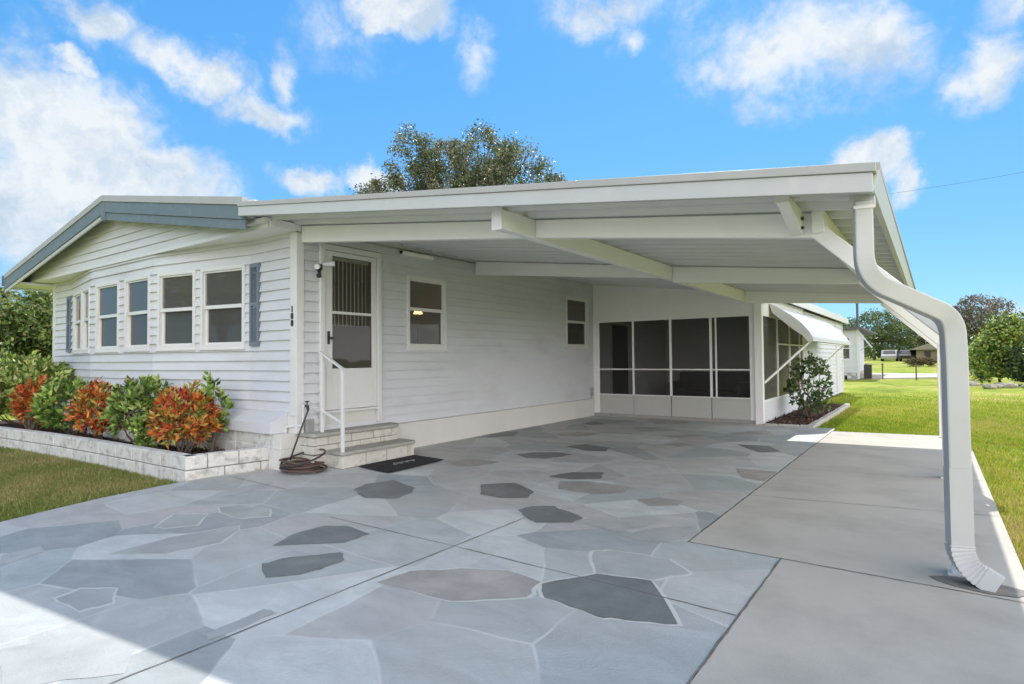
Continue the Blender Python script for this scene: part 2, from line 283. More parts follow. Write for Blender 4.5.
    def build(s, name, m, parent=None, bevel=0, smooth=False, label=None, cat=None, group=None, kind=None, origin=None):
        me = D.meshes.new(name); off = wloc(parent) if parent else (Vector(origin) if origin else Vector((0, 0, 0)))
        me.from_pydata([tuple(Vector(v)-off) for v in s.v], [], s.f); me.update()
        o = D.objects.new(name, me); COL.objects.link(o)
        if isinstance(m, (list, tuple)):
            for x in m: me.materials.append(x)
        else: me.materials.append(m)
        if parent: o.parent = parent; WL[o.name] = off
        elif origin: o.location = origin
        if smooth: me.shade_smooth()
        if bevel:
            b = o.modifiers.new('bevel', 'BEVEL'); b.width = bevel; b.segments = 2; b.limit_method = 'ANGLE'; b.angle_limit = math.radians(35)
        return tag(o, label, cat, group, kind)

def facemesh(name, verts, faces, m, cols=None, parent=None, smooth=False, **kw):
    """fast numpy mesh; faces (n,k) all same k; cols per vertex"""
    me = D.meshes.new(name); off = wloc(parent) if parent else Vector((0, 0, 0))
    v = np.asarray(verts, np.float32)-np.array(off, np.float32); f = np.asarray(faces, np.int32); n, k = f.shape
    me.vertices.add(len(v)); me.vertices.foreach_set('co', v.ravel()); me.loops.add(n*k); me.loops.foreach_set('vertex_index', f.ravel())
    me.polygons.add(n); me.polygons.foreach_set('loop_start', np.arange(0, n*k, k, dtype=np.int32)); me.polygons.foreach_set('loop_total', np.full(n, k, np.int32))
    me.update(calc_edges=True); me.validate()
    if cols is not None:
        a = me.color_attributes.new('Col', 'FLOAT_COLOR', 'POINT'); c = np.ones((len(v), 4), np.float32); c[:, :3] = cols; a.data.foreach_set('color', c.ravel())
    me.materials.append(m)
    if smooth: me.shade_smooth()
    o = D.objects.new(name, me); COL.objects.link(o)
    if parent: o.parent = parent; WL[o.name] = off
    return tag(o, **kw)
def leaves(centers, size, dirs=None, spread=1.0, aspect=.5, cols=((.05, .1, .02),), cvar=.25, fold=.25, colidx=None):
    """each leaf = 2 tris (4 verts diamond) ; returns verts, faces, cols"""
    n = len(centers); c = np.asarray(centers); L_ = np.asarray(size)*(.7+.6*NR.random(n)) if np.isscalar(size) else np.asarray(size)
    d = NR.normal(size=(n, 3)); d /= np.linalg.norm(d, axis=1)[:, None]
    if dirs is not None: d = dirs+d*spread; d /= np.linalg.norm(d, axis=1)[:, None]
    r = NR.normal(size=(n, 3)); s = np.cross(d, r); s /= np.linalg.norm(s, axis=1)[:, None]; u = np.cross(s, d)
    W = L_*aspect*.5
    tip = c+d*L_[:, None]; mid = c+d*(L_*.5)[:, None]
    a = mid+s*W[:, None]+u*(W*fold)[:, None]; b = mid-s*W[:, None]+u*(W*fold)[:, None]
    v = np.stack([c, a, tip, b], 1).reshape(-1, 3)
    i = np.arange(n)*4; f = np.concatenate([np.stack([i, i+1, i+2], 1), np.stack([i, i+2, i+3], 1)])
    cc = np.asarray(cols); k = colidx if colidx is not None else NR.integers(0, len(cc), n)
    col = cc[k]*(1+cvar*(NR.random((n, 1))*2-1))*(1+.12*(NR.random((n, 3))*2-1)); col = np.repeat(np.clip(col, 0, 1), 4, 0)
    return v, f, col

# ------------------------------------------------------------------ setting: ground
def gz(y): return -.05 + .011*max(0, y-38) if y < 110 else -.05+.011*72
mb = MB(); ys = [-900, -60, 0, 20, 38, 50, 65, 80, 110, 400, 1800]; xs = [-1500, -100, -20, 0, 10, 20, 100, 1500]
mb.v = [(x, y, gz(y)) for y in ys for x in xs]
mb.f = [(j*8+i, j*8+i+1, (j+1)*8+i+1, (j+1)*8+i) for j in range(len(ys)-1) for i in range(7)]
mb.build('lawn_ground', m_lawn, kind='structure')
mb = MB()
flagpoly = [(4.648, 7.3), (4.648, -.2), (5.235, -.2), (5.235, -11.0), (.55, -11.0), (.42, -4.2), (.12, -2.9), (-.06, -2.4), (-.22, -1.9), (-.32, -1.3), (-.33, -.9), (-.20, 0), (-.10, 7.3)]
mb.slab(flagpoly, -.12, 0); mb.build('flagstone_driveway', m_flag, kind='structure')
mb = MB(); mb.slab([(6.43, -11), (6.43, 7.16), (4.66, 6.88), (4.66, -.192), (5.243, -.192), (5.243, -11)], -.12, 0)
mb.build('concrete_driveway', m_conc, kind='structure')
STONES = {'A': [(2.38, -1.83), (2.26, -1.58), (2.27, -1.33), (2.4, -1.24), (2.72, -1.28), (2.73, -1.51)], 'B': [(2.64, -2.07), (2.68, -1.9), (2.87, -1.66), (3.01, -1.74), (3.03, -1.93), (3.0, -2.05), (2.88, -2.19)], 'C': [(1.48, -0.4), (1.36, -0.16), (1.45, 0.14), (1.92, -0.01), (2.04, -0.18), (2.07, -0.43), (1.82, -0.56)], 'D': [(2.35, 0.46), (2.59, 0.7), (2.98, 0.47), (3.05, 0.25), (2.84, 0.11), (2.61, 0.12)], 'E': [(3.21, -0.13), (3.25, 0.03), (3.4, 0.13), (3.78, -0.06), (3.78, -0.23), (3.55, -0.38), (3.37, -0.27)], 'F': [(4.24, -1.38), (4.42, -1.07), (4.72, -1.0), (5.03, -1.44), (4.81, -1.54), (4.68, -1.58), (4.35, -1.53)], 'G': [(4.22, -0.73), (4.33, -0.64), (4.67, -0.6), (4.86, -0.77), (4.72, -0.98), (4.41, -1.06)], 'H': [(4.21, -0.33), (4.33, -0.02), (4.55, 0.19), (4.63, 0.03), (4.56, -0.29), (4.39, -0.35)], 'I': [(1.61, 2.13), (1.69, 2.4), (1.98, 2.59), (2.22, 2.52), (2.1, 2.07), (1.85, 1.99)], 'J': [(2.7, 1.17), (2.8, 1.5), (3.09, 1.68), (3.22, 1.35), (2.99, 1.16)], 'K': [(.03, 3.41), (.05, 4.07), (0.32, 4.07), (0.54, 3.57), (0.27, 3.3)], 'L': [(1.79, 3.09), (1.92, 3.44), (2.38, 3.3), (2.46, 2.99), (2.21, 2.9)], 'M': [(0.93, 4.19), (1.17, 4.6), (1.58, 4.59), (1.52, 4.18), (1.13, 4.02)], 'N': [(0.56, 5.83), (0.65, 6.21), (0.99, 5.95), (0.91, 5.57)], 'O': [(2.89, 3.97), (2.98, 4.3), (3.3, 4.23), (3.14, 3.88)], 'P': [(3.74, 4.55), (4.15, 4.63), (4.38, 4.21), (4.16, 3.97)], 'Q': [(4.21, 2.67), (4.63, 2.73), (4.64, 2.43), (4.63, 2.13), (4.41, 2.18)], 'S': [(3.27, 5.76), (3.56, 6.17), (3.8, 5.94), (3.5, 5.57)], 'T': [(3.88, 0.72), (4.01, 0.91), (4.25, 0.89), (4.26, 0.72), (4.06, 0.57)], 'U': [(2.92, 1.02), (3.17, 1.18), (3.64, 1.12), (3.67, 0.89), (3.46, 0.7), (3.1, 0.71)], 'V': [(1.63, -2.53), (1.59, -2.13), (1.72, -1.7), (1.83, -1.75), (2.01, -1.99), (1.94, -2.32)], 'W': [(1.05, -1.48), (1.11, -1.33), (1.46, -1.27), (1.66, -1.4), (1.53, -1.57), (1.22, -1.56)], 'X': [(0.72, -1.26), (0.44, -0.95), (0.5, -0.63), (0.63, -0.74), (0.69, -1.04)], 'Y': [(1.23, -2.07), (0.95, -1.8), (1.18, -1.65), (1.43, -1.86), (1.32, -2.04)], 'Z': [(2.22, -2.99), (2.18, -2.86), (2.34, -2.75), (2.53, -2.84), (2.51, -2.98)], 'a': [(2.69, -3.33), (2.8, -3.09), (3.12, -2.96), (3.36, -3.11), (3.1, -3.43)], 'b': [(3.29, -2.76), (3.26, -2.44), (3.36, -2.42), (3.36, -2.78)], 'c': [(3.46, -1.88), (3.49, -1.65), (3.79, -1.4), (3.97, -1.32), (4.22, -1.36), (4.27, -1.58), (3.97, -1.84)], 'd': [(3.75, -0.18), (3.85, -0.04), (4.3, 0.12), (4.27, -0.06), (4.15, -0.26)], 'e': [(1.13, 1.27), (1.31, 1.56), (1.75, 1.59), (1.71, 1.25), (1.47, 1.09)], 'f': [(2.49, 4.84), (2.81, 5.33), (3.08, 5.21), (2.85, 4.73)], 'g': [(1.43, 6.9), (2.16, 7.1), (2.33, 6.73), (1.78, 6.4)], 'h': [(1.09, -2.94), (1.05, -2.72), (1.23, -2.75), (1.33, -3.0)]}
def area(p): return sum(p[i][0]*p[(i+1) % len(p)][1]-p[(i+1) % len(p)][0]*p[i][1] for i in range(len(p)))
def sheet(m_, pts, z):
    if area(pts) < 0: pts = pts[::-1]
    m_.add([(x, y, z) for x, y in pts], [tuple(range(len(pts)))])
def wob(pts, amp=.012, sub=4):
    out = []
    for i, a in enumerate(pts):
        b = pts[(i+1) % len(pts)]
        for k in range(sub):
            t = k/sub; j = amp if k else 0
            out.append((a[0]+(b[0]-a[0])*t+R.uniform(-j, j), a[1]+(b[1]-a[1])*t+R.uniform(-j, j)))
    return out
tone = {k: 'd' for k in 'ABCDEFIJKLNP'}; tone.update({k: 'w' for k in 'QMOSTUefgc'}); tone.update({k: 'm' for k in 'GHVWXYZabdh'})
groups = {'d': MB(), 'w': MB(), 'm': MB(), 'r': MB()}
for k, p in STONES.items():
    q = wob(p); cx = sum(x for x, y in p)/len(p); cy = sum(y for x, y in p)/len(p)
    sheet(groups[tone[k]], q, {'d': .0026, 'w': .0021, 'm': .0016}[tone[k]])
    if k in 'FGcVZYW':
        sheet(groups['r'], [(x+(x-cx)/math.hypot(x-cx, y-cy)*.028, y+(y-cy)/math.hypot(x-cx, y-cy)*.012) for x, y in q], {'F': .0006, 'G': .0009, 'c': .0012, 'V': .0006, 'Z': .0006, 'Y': .0009, 'W': .0006}[k])
groups['d'].build('dark_painted_flagstones', m_fdark, kind='structure'); groups['w'].build('brownish_painted_flagstones', m_fwarm, kind='structure')
groups['m'].build('grey_painted_flagstones', m_fmid, kind='structure'); groups['r'].build('painted_grout_lines', m_grout, kind='structure')
mb = MB()
def strip(x0, y0, x1, y1, w, z=.0032, n=24):
    d = Vector((x1-x0, y1-y0)); ln = d.length; d /= ln; s = Vector((-d.y, d.x)); L0 = []; R0 = []
    for i in range(n+1):
        p = Vector((x0, y0))+d*ln*i/n; a = w/2*R.uniform(.55, 1.25); j = s*R.uniform(-.003, .003)
        L0.append(p+s*a+j); R0.append(p-s*a+j)
    for i in range(n): mb.quad((*R0[i], z), (*R0[i+1], z), (*L0[i+1], z), (*L0[i], z))
strip(3.40, -.3, 3.40, -10, .009, n=90); strip(3.40, -1.15, 5.23, -1.19, .008); strip(4.654, 7.0, 4.654, -.19, .007, n=60); strip(5.239, -.2, 5.239, -10, .012, n=90)
strip(4.66, -.196, 6.42, -.235, .009); strip(4.66, 1.43, 6.42, 1.74, .007); strip(4.66, 2.98, 6.42, 3.3, .007); strip(4.66, 4.9, 6.42, 5.25, .006)
strip(2.1, -1.15, 3.4, -1.15, .006); strip(-.2, -.7, .9, -.75, .007)
mb.build('control_joints', m_joint, kind='structure')
mb = MB(); mb.slab([(-.3, -.28), (-.42, -1.05), (-2.5, -1.05), (-5.5, -1.2), (-8.6, -1.5), (-8.6, -.0), (-.3, .0)], -.1, .13)
mb.build('planting_bed_soil', m_mulch, kind='structure')
mb = MB(); mb.slab([(3.5, 7.25), (4.25, 7.35), (4.25, 12.9), (3.5, 12.9)], -.06, .02)
mb.build('mulch_strip', m_mulch, kind='structure')
mb = MB()
for a, b in (((-60, 33.5), (3.2, 33.5)), ): pass
mb.slab([(2.4, 33.0), (4.2, 33.6), (7.0, 36.5), (7.6, 39), (6.6, 43.5), (2.3, 43.5)], -.08, .02)
mb.build('far_driveway', m_conc, kind='structure')
mb = MB(); mb.quad((-90, -22, -.02), (90, -22, -.02), (90, -14, -.02), (-90, -14, -.02)); mb.build('street', m_asph, kind='structure')

# ------------------------------------------------------------------ the home
home = thing('manufactured_home', 'white lap sided mobile home with low gable roof, slate blue fascia and bowed window wall', 'house', (-3.85, 3, 0))
class Frame:
    def __init__(s, p0, p1):
        s.p = Vector((*p0, 0)); d = Vector((p1[0]-p0[0], p1[1]-p0[1], 0)); s.len = d.length; s.d = d.normalized(); s.n = Vector((s.d.y, -s.d.x, 0))
    def P(s, u, z, n=0): q = s.p+s.d*u+s.n*n; return (q.x, q.y, z)
    def box(s, mb, u0, u1, n0, n1, z0, z1):
        mb.hexa([s.P(u0, z0, n1), s.P(u1, z0, n1), s.P(u1, z0, n0), s.P(u0, z0, n0)], [s.P(u0, z1, n1), s.P(u1, z1, n1), s.P(u1, z1, n0), s.P(u0, z1, n0)])
CH = .1215
def siding(F, mb, u0, u1, z0, z1, openings=(), uL=None, uR=None):
    k = 0; z = z0
    while z < z1-1e-4:
        zt = min(z+CH, z1); br = sorted({z, zt}|{q for o in openings for q in (o[2], o[3]) if z < q < zt})
        for a, b in zip(br[:-1], br[1:]):
            ints = [(u0, u1)]
            for o in openings:
                if o[2] < b-1e-5 and o[3] > a+1e-5:
                    nw = []
                    for s_, e_ in ints:
                        if o[1] <= s_ or o[0] >= e_: nw.append((s_, e_)); continue
                        if o[0] > s_: nw.append((s_, o[0]))
                        if o[1] < e_: nw.append((o[1], e_))
                    ints = nw
            pa = .026*(1-(a-z)/CH); pb = .026*(1-(b-z)/CH)
            for s_, e_ in ints:
                sa, sb, ea, eb = s_, s_, e_, e_
                if uL: sa = max(s_, uL(a)); sb = max(s_, uL(b))
                if uR: ea = min(e_, uR(a)); eb = min(e_, uR(b))
                if ea <= sa: continue
                mb.quad(F.P(sa, a, pa), F.P(ea, a, pa), F.P(eb, b, pb), F.P(sb, b, pb))
                if a == z: mb.quad(F.P(sa, a, 0), F.P(ea, a, 0), F.P(ea, a, pa), F.P(sa, a, pa))
        z = zt
def window(F, parent, u0, u1, z0, z1, low_screen=True, tw=.05, name='window', zm=None):
    zm = zm or (z0+z1)/2+.01; f = MB()
    for a, b, c, d in ((u0, u0+tw, z0, z1), (u1-tw, u1, z0, z1), (u0+tw, u1-tw, z0, z0+tw), (u0+tw, u1-tw, z1-tw, z1)): F.box(f, a, b, -.05, .032, c, d)
    F.box(f, u0-.012, u1+.012, .0, .045, z0-.022, z0+.004)        # sill nose
    w_ = f.build(name, m_trim, parent, bevel=.003)
    s = MB(); i = .022; a0, a1 = u0+tw, u1-tw
    for a, b, c, d in ((a0, a0+i, zm, z1-tw), (a1-i, a1, zm, z1-tw), (a0, a1, zm-.024, zm+.024), (a0+i, a1-i, z1-tw-i, z1-tw)): F.box(s, a, b, -.03, .012, c, d)
    j = .045
    for a, b, c, d in ((a0, a0+j, z0+tw, zm-.024), (a1-i, a1, z0+tw, zm-.024), (a0+j, a1-i, z0+tw, z0+tw+.03)): F.box(s, a, b, -.045, -.012, c, d)
    s.build('sash', m_trim, w_, bevel=.002)
    g = MB(); g.quad(F.P(a0+.01, zm, -.012), F.P(a1-.01, zm, -.012), F.P(a1-.01, z1-tw-.01, -.012), F.P(a0+.01, z1-tw-.01, -.012)); g.build('pane', m_glass, w_)
    g = MB(); g.quad(F.P(a0+.01, z0+tw+.01, -.03), F.P(a1-.01, z0+tw+.01, -.03), F.P(a1-.01, zm, -.03), F.P(a0+.01, zm, -.03)); g.build('pane', m_glasslow if low_screen else m_glass, w_)
    return (u0+.02, u1-.02, z0+.02, z1-.02)
ZB = .64; ZG = 2.77
def zr(x): return 3.70-.172*abs(x+3.9)
PW = [(-7.7, 0), (-6.85, 0), (-5.0, -.33), (-2.85, -.33), (-.95, 0), (0, 0)]
Fs = [Frame(PW[i], PW[i+1]) for i in range(5)]
spec = {1: [(.30, 1.12), (1.19, 1.82)], 2: [(.21, 1.075), (1.27, 2.08)], 3: [(.115, .90), (1.00, 1.835)]}
mb = MB()
for i, F in enumerate(Fs):
    ops = []
    for a, b in spec.get(i, []): ops.append(window(F, home, a, b, 1.41, 2.475))
    siding(F, mb, 0, F.len, ZB, ZG+.0, ops)
FG = Frame((-8.38, -.345), (0.0, -.345))
siding(FG, mb, 0, 8.38, ZG, 3.66, (), lambda z: max(0, 4.48-(3.70-.06-z)/.172), lambda z: min(8.38, 4.48+(3.70-.06-z)/.172))
# side wall (faces +x) and the far, left walls
FS = Frame((0, 0), (0, 19.5))
sops = [window(FS, home, 1.75, 2.575, 1.39, 2.44, zm=1.965), window(FS, home, 6.18, 7.12, 1.45, 2.51), (.31, 1.23, .46, 2.64)]
siding(FS, mb, 0, 7.35, .37, 2.96, sops)
siding(Frame((0, 19.5), (-7.7, 19.5)), mb, 0, 7.7, .3, 3.0)
siding(Frame((-7.7, 19.5), (-7.7, 0)), mb, 0, 19.5, .64, 2.95)
mb.build('siding', m_siding, home)
mb = MB(); FS.box(mb, 7.35, 19.5, -.02, 0, 0, 2.96); mb.build('inner_wall', m_siding, home)
# soffit under gable panel, strip mouldings
mb = MB(); mb.slab([(-8.38, -.36), (.03, -.36), (.03, .03), (-.95, .0), (-2.85, -.325), (-5.0, -.325), (-6.85, 0), (-8.38, 0)], ZG-.012, ZG-.002)
mb.box(.005, .03, -.36, .03, ZG-.002, 2.84); mb.box(-.35, .03, -.44, -.355, 2.80, 2.84)
mb.slab([(-8.42, -.54), (-7.72, -.54), (-7.72, 19.6), (-8.42, 19.6)], 2.70, 2.745)
mb.box(-8.44, -8.40, -.54, 19.6, 2.66, 2.78)
mb.build('soffit', m_cream, home)
mb = MB(); mb.box(-7.72, 0, -.372, -.362, ZG-.03, ZG+.012); mb.build('gable_moulding', m_trim, home)
# corner boards
mb = MB(); mb.box(-.10, .0, -.03, .0, .60, 2.74); mb.box(.0, .03, -.03, .07, .40, 2.74); mb.build('corner_board', m_trim, home, bevel=.004)
mb = MB(); mb.box(-7.73, -7.62, -.03, .0, .60, 2.76); mb.box(-7.73, -7.70, .0, .08, .6, 2.7); mb.build('corner_board', m_trim, home, bevel=.004)
# shutters
for x0 in (-.93, -6.99):
    Fq = Frame((x0, 0), (x0+.2, 0)); mb = MB(); u1 = .19
    for a, b, c, d in ((0, .03, 1.43, 2.46), (u1-.03, u1, 1.43, 2.46), (.03, u1-.03, 1.43, 1.48), (.03, u1-.03, 2.41, 2.46), (.03, u1-.03, 1.93, 1.97)): Fq.box(mb, a, b, .015, .045, c, d)
    z = 1.485
    while z < 2.4:
        if not 1.915 < z < 1.965: mb.hexa([Fq.P(.03, z, .04), Fq.P(u1-.03, z, .04), Fq.P(u1-.03, z, .03), Fq.P(.03, z, .03)], [Fq.P(.03, z+.022, .024), Fq.P(u1-.03, z+.022, .024), Fq.P(u1-.03, z+.022, .018), Fq.P(.03, z+.022, .018)])
        z += .024
    mb.build('shutter', m_shut, home)
# roof slab over the home
mb = MB(); X0, X1 = -8.45, .02
for a, b in ((X0, -3.9), (-3.9, X1)):
    mb.hexa([(a, -.55, zr(a)-.12), (b, -.55, zr(b)-.12), (b, 19.7, zr(b)-.12), (a, 19.7, zr(a)-.12)], [(a, -.55, zr(a)-.015), (b, -.55, zr(b)-.015), (b, 19.7, zr(b)-.015), (a, 19.7, zr(a)-.015)])
roof = mb.build('roof', m_roof, home)
def band(x0, x1, t0, t1, y0, y1, m_, name='fascia', par=roof, bev=.003):
    q = MB(); q.prism([(x0, 0, zr(x0)-t0), (x1, 0, zr(x1)-t0), (x1, 0, zr(x1)-t1), (x0, 0, zr(x0)-t1)], (0, y0, 0), (0, y1, 0)); return q.build(name, m_, par, bevel=bev)
band(X0+.1, -3.905, -.005, .085, -.61, -.553, m_drip, 'drip_edge'); band(-3.895, -.12, -.005, .085, -.61, -.553, m_drip, 'drip_edge')
band(X0+.01, -3.99, .088, .27, -.595, -.553, m_blue); band(X0+.02, -4.02, .272, .33, -.580, -.553, m_fascia, 'fascia_trim')
band(-3.81, -.12, .088, .245, -.595, -.553, m_blue); band(-3.85, -.12, .247, .355, -.578, -.553, m_blue)
q = MB(); q.prism([(-3.99, 0, 3.60), (-3.81, 0, 3.60), (-3.80, 0, 3.33), (-3.92, 0, 3.32)], (0, -.602, 0), (0, -.554, 0)); q.build('fascia_cap', m_blue, roof, bevel=.003)
# left eave fascia
q = MB(); q.box(X0-.03, X0-.002, -.62, 19.7, zr(X0)-.2, zr(X0)+.0); q.build('fascia', m_blue, roof)
# vent stacks / debris at roof end
# ledge + base + corner block
mb = MB()
def offs(pts, d): return [(x, y-d) for x, y in pts]
base = [(-7.7, 0), (-6.85, 0), (-5.0, -.33), (-2.85, -.33), (-.95, 0)]
def ledge(a, b, d=.24):
    mb.hexa([(a[0], a[1]-d, .40), (b[0], b[1]-d, .40), (b[0], b[1], .40), (a[0], a[1], .40)], [(a[0], a[1]-d, .525), (b[0], b[1]-d, .525), (b[0], b[1]+.01, .655), (a[0], a[1]+.01, .655)])
for a, b in zip(PW[:-1], PW[1:]):
    ledge(a, (b[0] if b[0] < 0 else -.15, b[1]))
mb.build('sloped_ledge', m_siding, home, bevel=.004)
mb = MB()
for a, b in zip(PW[:-1], PW[1:]): 
    bx = b[0] if b[0] < 0 else -.15
    mb.hexa([(a[0], a[1]-.2, -.1), (bx, b[1]-.2, -.1), (bx, b[1]-.02, -.1), (a[0], a[1]-.02, -.1)], [(a[0], a[1]-.2, .398), (bx, b[1]-.2, .398), (bx, b[1]-.02, .398), (a[0], a[1]-.02, .398)])
mb.box(-.149, -.02, -.2, .03, -.1, .22); mb.box(-.149, -.02, -.2, .03, .228, .398); mb.box(-.12, -.03, -.19, .04, .2, .25)
mb.box(-.14, -.02, .03, .25, -.1, .38); mb.box(-.149, -.01, -.02, .02, .39, .66)
mb.build('foundation', m_skirt, home, bevel=.004)
def blocks(mb_, core, pts, z0, rows, ch, bl, th, joint=.009, jit=.004, cap=None):
    """running bond of blocks along a polyline, outer face on the right hand side"""
    for i in range(len(pts)-1):
        F = Frame(pts[i], pts[i+1]); F.box(core, 0.002, F.len-.002, -th+.012, -.012, z0, z0+rows*ch-.006)
        for r in range(rows):
            u = -bl*(.5 if r % 2 else R.uniform(.0, .05))
            while u < F.len:
                l = bl*R.uniform(.85, 1.15); a = max(0, u); b = min(F.len, u+l-joint)
                if b-a > .03:
                    j = R.uniform(-jit, jit); F.box(mb_, a, b, -th, j, z0+r*ch+.004+R.uniform(0, .003), z0+(r+1)*ch-.004)
                u += l
bk = MB(); cr = MB()
blocks(bk, cr, [(-7.7, -.205), (-6.85, -.205), (-5.0, -.535), (-2.85, -.535), (-.95, -.205), (-.15, -.205)], 0.0, 3, .132, .34, .05)
o = bk.build('brick_facing', m_block, home, bevel=.006); cr.build('mortar', m_mortar, o)
# side skirting
mb = MB(); mb.box(.0, .045, 1.38, 7.33, -.02, .365); mb.box(.0, .02, .25, 1.38, -.02, .365)
mb.build('skirting', m_skirt, home, bevel=.01)
# door
dz0, dz1 = .62, 2.665
mb = MB()
for a, b, c, d in ((.29, .355, .43, dz1), (1.19, 1.255, .43, dz1), (.355, 1.19, dz1-.07, dz1), (.355, 1.19, .60, .63)): FS.box(mb, a, b, -.05, .05, c, d)
door = mb.build('storm_door', m_trim, home, bevel=.004)
mb = MB(); FS.box(mb, .357, 1.188, -.05, .0, .40, .60); mb.build('threshold_panel', m_skirt, door)
mb = MB()
for a, b, c, d in ((.36, .475, .635, 2.59), (1.115, 1.185, .635, 2.59), (.475, 1.115, .635, 1.142), (.475, 1.115, 2.535, 2.59), (.475, 1.115, 1.818, 1.852)): FS.box(mb, a, b, -.01, .028, c, d)
mb.build('door_leaf', m_trim, door, bevel=.003)
mb = MB(); mb.quad(FS.P(.47, 1.14, .004), FS.P(1.12, 1.14, .004), FS.P(1.12, 2.54, .004), FS.P(.47, 2.54, .004)); mb.build('door_glass', glass_mat('door_glass_mat', (.7, .7, .7), .12, (.22, .22, .21), .02, 1.3), door)
mb = MB(); FS.box(mb, .40, .43, .028, .04, 1.44, 1.60); FS.box(mb, .405, .46, .04, .07, 1.50, 1.53); mb.build('door_handle', m_dark, door)
mb = MB()
for k in range(10):
    u = .51+k*.063
    mb.hexa([FS.P(u, 1.68, -.07), FS.P(u+.036, 1.68, -.09), FS.P(u+.037, 1.68, -.093), FS.P(u+.001, 1.68, -.073)], [FS.P(u, 2.5, -.07), FS.P(u+.036, 2.5, -.09), FS.P(u+.037, 2.5, -.093), FS.P(u+.001, 2.5, -.073)])
FS.box(mb, .48, 1.12, -.1, -.06, 2.5, 2.54); mb.build('vertical_blinds', m_blind, door)
# interior shell
mb = MB(); mb.box(-7.6, -.06, .05, 19.4, .5, .6); mb.build('interior_floor', m_infloor, home)
mb = MB(); mb.box(-7.6, -.06, 3.2, 3.3, .6, 2.7); mb.box(-7.6, -2.6, 12, 12.1, .6, 2.7); mb.box(-2.7, -2.6, 3.3, 19.4, .6, 2.7); mb.box(-7.6, -.06, .03, 19.4, 2.70, 2.76); mb.build('interior_wall', m_inwall, home)
mb = MB(); mb.box(-5.5, -4.2, 1.4, 2.2, .6, 1.25); mb.build('interior_cabinet', m_infloor, home)

# house number on the corner board
def text_mesh(s, size, ext, m_, name, mtx, parent):
    cu = D.curves.new(name, 'FONT'); cu.body = s; cu.size = size; cu.extrude = ext; cu.align_x = 'CENTER'; cu.offset = .004
    t = D.objects.new(name, cu); COL.objects.link(t); dg = bpy.context.evaluated_depsgraph_get(); me = D.meshes.new_from_object(t.evaluated_get(dg))
    D.objects.remove(t); me.transform(mtx); me.transform(Matrix.Translation(-wloc(parent))); me.materials.clear(); me.materials.append(m_)
    o_ = D.objects.new(name, me); COL.objects.link(o_); o_.parent = parent; return o_
for k, ch in enumerate('188'):
    mt = Matrix.Translation((-.052, -.034, 1.815-k*.082)) @ Matrix.Rotation(math.radians(90), 4, 'X')
    text_mesh(ch, .095, .003, m_dark, 'house_number', mt, home)

# ------------------------------------------------------------------ carport
cp = thing('carport', 'white flat roofed carport with boxed beams, slanted post brackets and long front fascia', 'carport', (3, 3, 0))
def zd(x, y):
    s = .122 if x <= 3.4 else .122-.0035*min(max(y, 0), 7)
    return 2.874-.122*min(x, 3.4)-s*max(0, x-3.4)
# ribbed pan deck
mb = MB(); prof = []; y = -.585
while y < 7.45:
    prof += [(y, 0), (y+.22, 0), (y+.235, -.045), (y+.275, -.045), (y+.29, 0)]; y += .29
prof = [p for p in prof if p[0] <= 7.46]+[(7.46, 0)]
xs_ = [.01, 1.7, 3.4, 4.6, 5.78]; nP = len(prof)
for x in xs_:
    for (yy, dz) in prof: mb.v.append((x, yy, zd(x, yy)+dz))
for x in xs_:
    for (yy, dz) in prof: mb.v.append((x, yy, zd(x, yy)+.07))
NX = len(xs_)
for i in range(NX-1):
    for j in range(nP-1):
        a = i*nP+j; mb.f.append((a, a+1, a+nP+1, a+nP)); b = a+NX*nP; mb.f.append((b, b+nP, b+nP+1, b+1))
for i in range(NX-1):
    for j in (0, nP-1):
        a = i*nP+j; b = a+NX*nP; mb.f.append((a, a+nP, b+nP, b) if j == 0 else (b, b+nP, a+nP, a))
for j in range(nP-1):
    for i in (0, NX-1):
        a = i*nP+j; b = a+NX*nP; mb.f.append((b, b+1, a+1, a) if i == 0 else (a, a+1, b+1, b))
deck = mb.build('roof_deck', m_deck, cp)
mb = MB(); mb.prism([(5.0, 0, 0), (5.06, 0, 0), (5.06, 0, .05), (5.0, 0, .05)], (0, 0, 0), (0, 0.001, 0)) if 0 else None
# porch part of the roof further back (covers porch and rear room)
mb = MB(); mb.hexa([(.01, 7.47, zd(0, 7)), (3.62, 7.47, zd(3.62, 7)), (3.62, 19.6, zd(3.62, 7)), (.01, 19.6, zd(0, 7))], [(.01, 7.47, zd(0, 7)+.07), (3.62, 7.47, zd(3.62, 7)+.07), (3.62, 19.6, zd(3.62, 7)+.07), (.01, 19.6, zd(0, 7)+.07)])
rroof = thing('screened_porch', 'screened porch at the end of the carport, white framed dark screens over white kick panels', 'porch', (1.7, 9.5, 0))
mb.build('porch_roof', m_roof, rroof)
q = MB(); q.box(3.622, 3.66, 7.5, 19.65, zd(3.6, 7)-.09, zd(3.6, 7)+.085); q.build('roof_edge', m_trim, rroof, bevel=.004)
